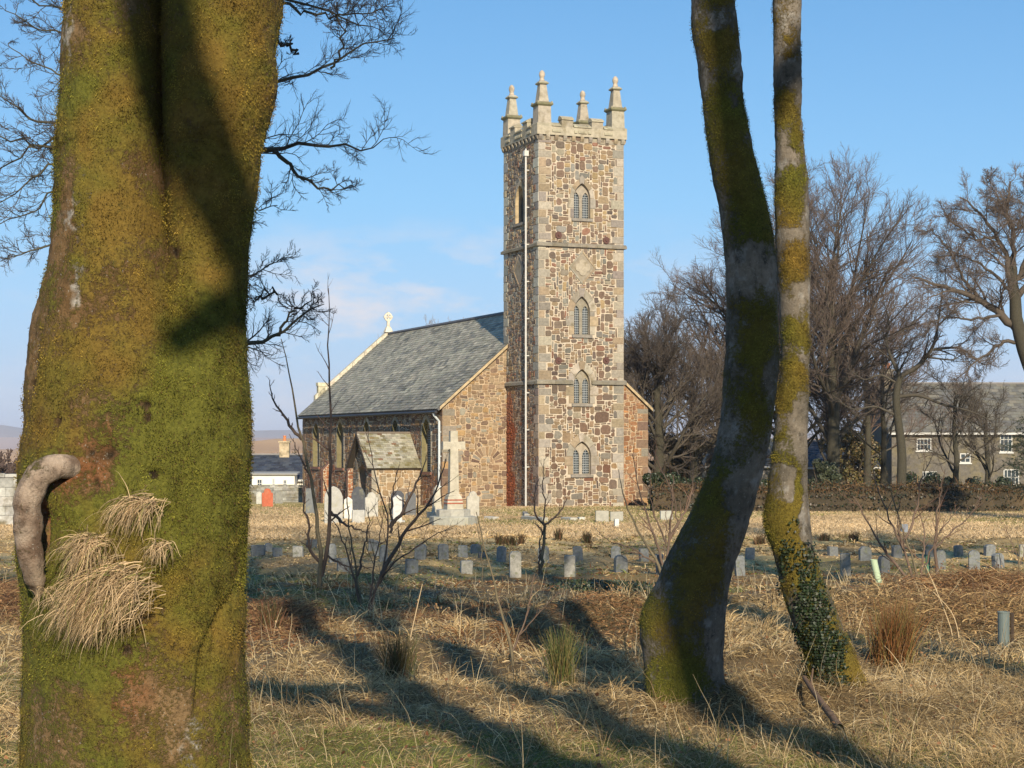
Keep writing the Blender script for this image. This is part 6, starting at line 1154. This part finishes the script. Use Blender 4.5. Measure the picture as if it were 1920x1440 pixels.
sap('small forked bare sapling before the tower base', 1012, 1078, [([(1012, 1085), (1017, 1040), (1022, 985)], .04, .03), ([(1022, 987), (1003, 965), (1000, 935), (1008, 900)], .025, .006), ([(1022, 983), (1048, 963), (1062, 940), (1058, 920)], .025, .006), ([(1020, 985), (1022, 950), (1018, 900), (1020, 860)], .02, .005), ([(1024, 1010), (1014, 990), (1000, 980)], .02, .006), ([(1010, 1075), (1012, 1020), (1018, 1000)], .02, .012)], 403)
sap('slender leaning bare sapling in the near grass below the tower', 962, 1250, [([(964, 1260), (960, 1220), (952, 1190), (938, 1150), (925, 1080), (905, 1020), (893, 960)], .016, .004), ([(961, 1220), (985, 1165), (995, 1120), (1003, 1075)], .010, .003), ([(975, 1190), (1010, 1150), (1050, 1110)], .007, .003), ([(938, 1150), (935, 1110)], .005, .003)], 404, [dict(per=4, t0=.3, t1=1, ang=(20, 50), n=4, wob=.1, up=.05, k=3, rmin=.0022, lk=(.1, .25))], zig=.004)
sap('bare shrub with fanning rods left of the leaning trunk', 1240, 1080, [([(1245, 1090), (1237, 1060), (1205, 1010), (1180, 965), (1165, 915), (1160, 880)], .035, .006), ([(1243, 1060), (1225, 1000), (1205, 945), (1190, 880), (1185, 850)], .03, .006), ([(1250, 1070), (1255, 1000), (1262, 940), (1262, 890)], .03, .008), ([(1250, 1020), (1225, 960), (1215, 900), (1232, 860)], .02, .005), ([(1255, 1010), (1285, 960), (1298, 925), (1300, 870)], .03, .006), ([(1237, 1060), (1190, 1030), (1150, 1018), (1120, 1000)], .02, .004), ([(1245, 1050), (1250, 990), (1248, 960)], .015, .004), ([(1270, 990), (1265, 930), (1240, 880), (1220, 830)], .015, .004)], 405)
sap('bushy bare shrub among the graves right of the slender trunk', 1720, 1098, [([(1728, 1105), (1710, 1043), (1697, 1010), (1687, 977), (1665, 900), (1660, 850)], .026, .004), ([(1717, 1098), (1693, 1027), (1660, 960), (1640, 900), (1630, 860)], .028, .005), ([(1757, 1080), (1753, 1027), (1757, 960), (1772, 880)], .035, .006), ([(1753, 1030), (1787, 993), (1820, 967), (1840, 930)], .02, .005), ([(1707, 1090), (1660, 1037), (1643, 1007), (1620, 967), (1600, 930)], .03, .006), ([(1735, 1060), (1760, 1000), (1800, 950)], .02, .005), ([(1697, 1010), (1720, 960), (1725, 900), (1750, 850)], .025, .005), ([(1727, 1090), (1735, 1000), (1715, 940)], .025, .005), ([(1700, 1050), (1680, 980), (1690, 930)], .02, .005)], 406)
sap('small bare shrub at the right edge behind the graves', 1915, 1075, [([(1912, 1085), (1910, 1030), (1905, 995)], .02, .006), ([(1912, 1060), (1895, 1010), (1880, 980)], .012, .004), ([(1912, 1060), (1930, 1010), (1940, 980)], .012, .004)], 407)
sap('thin bare sapling stem left of the forked sapling', 905, 1100, [([(903, 1110), (905, 1050), (898, 1000), (893, 970)], .012, .004)], 408, [dict(per=5, t0=.3, t1=1, ang=(20, 50), n=4, wob=.1, up=.05, k=3, rmin=.003, lk=(.1, .25))])
# fallen branch at the slender tree's foot
g0 = np.array(gpt(1508, 1300)); g1 = np.array(gpt(1575, 1372)); a = Acc(); q = bez_poly([g0+[0, 0, .10], g0*.7+g1*.3+[.0, 0, .07], g0*.45+g1*.55+[0, 0, .05], g1+[0, 0, .02]], 16); a.tub(q[None], np.linspace(.016, .026, 16)[None], 8, (0.16, 0.10, 0.06)); q = bez_poly([g0*.8+g1*.2+[0, 0, .08], g0+[.06, 0, .16]], 6); a.tub(q[None], np.linspace(.01, .006, 6)[None], 6, (0.16, 0.10, 0.06))
tag(a.build('fallen_branch', M_bark, None, loc=tuple(g0)), 'dead branch lying in the grass at the foot of the slender trunk', 'branch')
# ------------------------------------------------------------ grass, rushes, bracken
def wedge(n, d0, d1, rng, wid=1.28):
    D = np.sqrt(rng.uniform(d0*d0, d1*d1, n)); X = rng.uniform(-1, 1, n)*(.2824*D*wid+.7); return X, D
rg = np.random.RandomState(12); a = Acc()
def paint(X, D, n, rng, green=.5):
    gr = green_at(X, D)*(1-.3*rng.rand(n)); ru = rust_at(X, D); r = rng.rand(n, 1); tone = np.clip(.5+1.6*n2(X, D, .8, 3, 51.0), 0, 1)[:, None]
    col = np.array((0.68, 0.51, 0.26))*(1-r)+np.array((0.40, 0.27, 0.115))*r; col = col*(.62+.6*tone); pale = rng.rand(n) < .14; col[pale] = (0.74, 0.59, 0.35)
    rs = rng.rand(n) < ru*.55; col[rs] = np.array((0.28, 0.13, 0.05)); gs = rng.rand(n) < gr*green; col[gs] = np.array((0.19, 0.215, 0.045))*rng.uniform(.6, 1.3, (gs.sum(), 1)); brn = rng.rand(n) < .16; col[brn] = (0.15, 0.095, 0.045)
    return col*rng.uniform(.7, 1.2, (n, 1)), gs
def grass(n, d0, d1, hL, wmul, rng):
    """half the blades grow out of tussocks and hang over like mops, the rest are a matted lower layer"""
    m = n//2; nt_ = max(30, int(m/70)); TX, TD_ = wedge(nt_, d0, d1, rng); size = rng.lognormal(0, .35, nt_)*np.clip(1+1.1*n2(TX, TD_, .35, 3, 61.0), .4, 1.8); size = np.clip(size, .35, 1.9)
    pr = size**2; k = rng.choice(nt_, m, p=pr/pr.sum()); rad = np.abs(rng.normal(0, .045, m))*size[k]*(1+.02*d0); ph = rng.uniform(0, 6.283, m); X = TX[k]+np.cos(ph)*rad; D = TD_[k]+np.sin(ph)*rad
    wind = 6.283*n2(TX, TD_, .3, 2, 41.0)[k]; out = rng.uniform(.35, 1.25, m); dx = np.cos(ph)*out+.35*np.cos(wind); dy = np.sin(ph)*out+.35*np.sin(wind)
    col, gs = paint(X, D, m, rng, .22); col *= (.8+.35*rng.rand(nt_))[k][:, None]; L = hL*1.25*size[k]*rng.uniform(.6, 1.25, m); w = np.maximum(.0042, .00048*D)*wmul*rng.uniform(.7, 1.35, m)
    strands(a, np.stack([X, D, gz(X, D)-.01], -1), np.stack([dx, dy, rng.uniform(.30, 1.05, m)], -1), L, w, rng, .50, col, 5)
    m = n-m; X, D = wedge(m, d0, d1, rng); dens = np.clip(.75+1.1*n2(X, D, 1.2, 3, 31.0), .2, 1); keep = rng.rand(m) < dens; X, D = X[keep], D[keep]; m = len(X); ph = 6.283*n2(X, D, .55, 2, 41.0)+rng.normal(0, 1.1, m); lean = rng.uniform(.4, 1.6, m)
    col, gs = paint(X, D, m, rng, .85 if d0 < 17 else .5); L = hL*rng.uniform(.35, 1.0, m)*np.where(gs, .6, 1.0); w = np.maximum(.0042, .00048*D)*wmul*rng.uniform(.7, 1.35, m); up = np.where(gs, 1.2, rng.uniform(.05, .7, m))
    strands(a, np.stack([X, D, gz(X, D)-.005], -1), np.stack([np.cos(ph)*lean, np.sin(ph)*lean, up], -1), L, w, rng, .25, col, 4)
grass(290000, 7.0, 11, .115, .78, rg); grass(280000, 11, 16, .145, .85, rg); grass(200000, 16, 25, .17, 1.1, rg); grass(150000, 25, 37, .13, 1.25, rg); grass(190000, 37, 60, .10, 1.8, rg)
# the mown grass near the church is short and bright
X, D = wedge(210000, 56, 96, rg, 1.15); n = len(X); keep = ~((D > 87.5) & (X > -8) & (X < 9)); X, D = X[keep], D[keep]; n = len(X); r = rg.rand(n, 1); gn = np.clip(1.6*n2(X, D, 0.16, 4, 11.0)+0.9*np.clip((D-66)/12, 0, 1)-0.35, 0, 0.8)
col = np.array((0.72, 0.56, 0.34))*(1-r)+np.array((0.52, 0.37, 0.20))*r; gs = rg.rand(n) < gn*.7; col[gs] = (0.27, 0.25, 0.085); col *= rg.uniform(.75, 1.2, (n, 1))*np.clip(.92+.5*n2(X, D*.6, .3, 4, 71.0), .55, 1.2)[:, None]; ph = rg.uniform(0, 6.28, n)
strands(a, np.stack([X, D, gz(X, D)-.005], -1), np.stack([np.cos(ph)*.5, np.sin(ph)*.5, np.full(n, .8)], -1), rg.uniform(.06, .14, n)*np.clip(1.3-(D-56)/60, .7, 1.3), rg.uniform(.03, .05, n), rg, .3, col, 3)
go = a.build('dry_grass', M_hay, None, False); tag(go, 'long straw-coloured winter grass over the whole churchyard', 'grass', kind='stuff')
# tall bent stalks catching the light
a = Acc(); X, D = wedge(1500, 8, 34, rg, 1.1); n = len(X); ph = rg.uniform(0, 6.28, n); ln_ = rg.uniform(.05, .5, n)
strands(a, np.stack([X, D, gz(X, D)], -1), np.stack([np.cos(ph)*ln_, np.sin(ph)*ln_, np.ones(n)], -1), rg.uniform(.18, .5, n), np.maximum(.004, .0004*D), rg, .12, np.array((0.62, 0.50, 0.30))[None]*rg.uniform(.5, 1.3, (n, 1)), 5)
tag(a.build('grass_stalks', M_hay, None, False), 'tall dead grass stalks standing out of the turf', 'grass', kind='stuff')
# fallen beech leaves
a = Acc(); X, D = wedge(2400, 7.5, 20, rg, 1.1); leaves(a, np.stack([X, D, gz(X, D)+rg.uniform(.02, .09, len(X))], -1), np.tile([0, -.2, 1.], (len(X), 1)), .022, rg, [(0.20, 0.085, 0.035), (0.26, 0.13, 0.06), (0.13, 0.06, 0.03)], .5)
tag(a.build('fallen_leaves', mat('dead_leaf', attr=True, rough=.8, var=.1, trans=.2), None, False), 'rust-brown dead leaves scattered in the near grass', 'leaves', kind='stuff')
# bracken and bramble thickets
def thicket(label, px, py, sx, sy, n, h, seed, cols, name='bracken', wd=.010, cat='bracken', droop=.22, upr=(.2, 1.1)):
    rg = np.random.RandomState(seed); x, y, z = gpt(px, py); X = x+rg.normal(0, 1, n)*sx*.55; Y = y+rg.normal(0, 1, n)*sy*.55; q = np.exp(-((X-x)/sx)**2-((Y-y)/sy)**2)*.6+.4; a = Acc(); ph = rg.uniform(0, 6.283, n)
    cl = np.array(cols)[rg.randint(0, len(cols), n)]*rg.uniform(.6, 1.4, (n, 1)); b = np.stack([X, Y, gz(X, Y)+rg.uniform(0, .6, n)*h*q*.9], -1); strands(a, b, np.stack([np.cos(ph), np.sin(ph), rg.uniform(*upr, n)], -1), h*q*rg.uniform(.4, 1.2, n), np.full(n, wd)*rg.uniform(.6, 1.3, n), rg, droop, cl, 5)
    nl = n//5; k = rg.randint(0, n, nl); leaves(a, b[k]+rg.normal(0, .08, (nl, 3))+[0, 0, .06], np.tile([0, -.4, .8], (nl, 1)), wd*2.4, rg, cols, 1.0)
    o = a.build(name, M_hay, None, False, loc=(x, y, z)); return tag(o, label, cat, kind='stuff')
RB = [(0.22, 0.11, 0.05), (0.32, 0.18, 0.08), (0.13, 0.07, 0.04), (0.40, 0.26, 0.12)]
thicket('rusty bramble and bracken thicket right beside the mossy trunk', 505, 1165, .6, 2.2, 7000, .42, 501, RB, wd=.011)
thicket('rusty bracken left of the mossy trunk', -10, 1150, 1.2, 3.0, 7000, .6, 502, RB, wd=.011)
thicket('reddish-brown bracken bank at the right edge', 1890, 1120, 1.3, 1.8, 8000, .50, 503, [(0.26, 0.13, 0.055), (0.36, 0.22, 0.10), (0.17, 0.09, 0.045), (0.48, 0.33, 0.16)], wd=.011)
thicket('brown bracken slope between the two tree guards', 1760, 1150, 1.6, 2.0, 6500, .34, 504, [(0.32, 0.20, 0.085), (0.48, 0.33, 0.15), (0.17, 0.095, 0.045)], wd=.010)
thicket('low brown bracken left of the leaning trunk', 860, 1160, 1.5, 2.0, 3500, .16, 505, RB, wd=.010)
thicket('brown bracken patch behind the leaning trunk foot', 1160, 1150, .8, 1.2, 2500, .16, 506, [(0.24, 0.13, 0.06), (0.34, 0.20, 0.09), (0.10, 0.08, 0.04)], wd=.010)
x, y, z = gpt(1140, 1112); rg = np.random.RandomState(9); a = Acc(); n = 1800; X = x+rg.normal(0, .38, n); Y = y+rg.normal(0, .25, n); leaves(a, np.stack([X, Y, gz(X, Y)+rg.uniform(.03, .2, n)], -1), np.tile([0, -.5, .8], (n, 1)), .05, rg, [(0.025, 0.04, 0.015), (0.04, 0.05, 0.02)], .8); tag(a.build('ivy_patch', M_dleaf, None, False, loc=(x, y, z)), 'dark green ivy creeping over the low mound', 'ivy', kind='stuff')
def rush(label, px, py, wpx, hpx, n, seed, cols, leanv=(0, 0)):
    rg = np.random.RandomState(seed); x, y, z = gpt(px, py); k = y/F; a = Acc(); X = x+rg.normal(0, wpx*k*.16, n); Y = y+rg.normal(0, wpx*k*.16, n); ph = rg.uniform(0, 6.283, n); ln_ = rg.uniform(0, .42, n)
    strands(a, np.stack([X, Y, gz(X, Y)-.02], -1), np.stack([np.cos(ph)*ln_+leanv[0], np.sin(ph)*ln_, np.ones(n)], -1), hpx*k*rg.uniform(.55, 1.1, n), np.full(n, max(.0045, .0005*y)), rg, .03, np.array(cols)[rg.randint(0, len(cols), n)]*rg.uniform(.6, 1.3, (n, 1)), 5)
    return tag(a.build('rush_tuft', M_hay, None, False, loc=(x, y, z)), label, 'rush tuft', 'rush tufts in the grass')
GR = [(0.10, 0.13, 0.035), (0.15, 0.16, 0.05), (0.24, 0.18, 0.07)]
rush('tall green rush tuft in the near grass right of the thin sapling', 1052, 1285, 55, 115, 420, 601, GR)
rush('dark brown rush tuft left of the thin sapling', 750, 1275, 70, 95, 420, 602, [(0.12, 0.09, 0.04), (0.20, 0.14, 0.07), (0.10, 0.11, 0.04)])
rush('orange-red rush tuft right of the slender trunk', 1668, 1245, 95, 120, 900, 603, [(0.28, 0.12, 0.04), (0.22, 0.11, 0.045), (0.22, 0.18, 0.06)], (.12, 0))
rush('dark rush tuft below the bracken beside the mossy trunk', 505, 1195, 60, 70, 350, 604, [(0.13, 0.09, 0.04), (0.09, 0.09, 0.03), (0.22, 0.10, 0.05)])
for k_i, (px, py, w_, h_, lab) in enumerate([(936, 1022, 18, 22, 'leftmost small dark rush tuft in the row before the tower'), (950, 1023, 14, 20, 'second small dark rush tuft in the row before the tower'), (962, 1023, 14, 20, 'third small dark rush tuft in the row before the tower'), (977, 1022, 14, 22, 'fourth small dark rush tuft in the row before the tower'), (1047, 1012, 22, 22, 'brown rush tuft alone on the lit grass before the tower'), (1102, 1018, 22, 24, 'reddish rush tuft on the lit grass before the square headstones'), (1600, 1018, 26, 22, 'dark low rush tuft behind the slender trunk graves'), (1545, 1014, 26, 16, 'brown low tuft just right of the slender trunk'), (1425, 1020, 30, 20, 'dark low tuft between the two near trunks')]):
    rush(lab, px, py, w_, h_, 130, 620+k_i, [(0.10, 0.065, 0.035), (0.17, 0.09, 0.045), (0.08, 0.075, 0.03)])
# long thin canes leaning out of the bracken on the right
for k_i, (p_, q_, s_, lab) in enumerate([((1790, 1200), (1770, 1140), (1735, 1060), 'thin pale cane leaning left out of the bracken'), ((1800, 1205), (1790, 1150), (1750, 1110), 'short pale cane in the bracken beside the leaning one'), ((1850, 1180), (1845, 1100), (1830, 1060), 'dark thin cane left of the wide tree guard'), ((760, 1240), (775, 1170), (792, 1095), 'pale bent grass cane above the dark rush tuft')]):
    D = gpt(*p_)[1]; a = Acc(); q = bez_poly([P(*p_, D), P(*q_, D), P(*s_, D+.1)], 8); q[0, 2] -= .1; a.tub(q[None], np.linspace(.007, .004, 8)[None], 5, (0.45, 0.34, 0.20) if 'pale' in lab else (0.15, 0.10, 0.06)); tag(a.build('cane', M_twig, None, loc=tuple(q[0])), lab, 'cane')
# ------------------------------------------------------------ thin air: far hills fade

M_haze = bpy.data.materials.new('haze'); M_haze.use_nodes = True; nt = M_haze.node_tree; nt.nodes.clear(); o_ = nt.nodes.new('ShaderNodeOutputMaterial'); v_ = nt.nodes.new('ShaderNodeVolumePrincipled')
v_.inputs['Color'].default_value = (0.80, 0.86, 1.0, 1); v_.inputs['Density'].default_value = 1.5e-4; v_.inputs['Anisotropy'].default_value = 0.0; nt.links.new(v_.outputs[0], o_.inputs['Volume'])
mb = MB(); mb.box((-26000, -300, -420), (52000, 0, 0), (0, 15500, 0), (0, 0, 500)); hz = mb.build('haze', M_haze, None); tag(hz, kind='stuff')
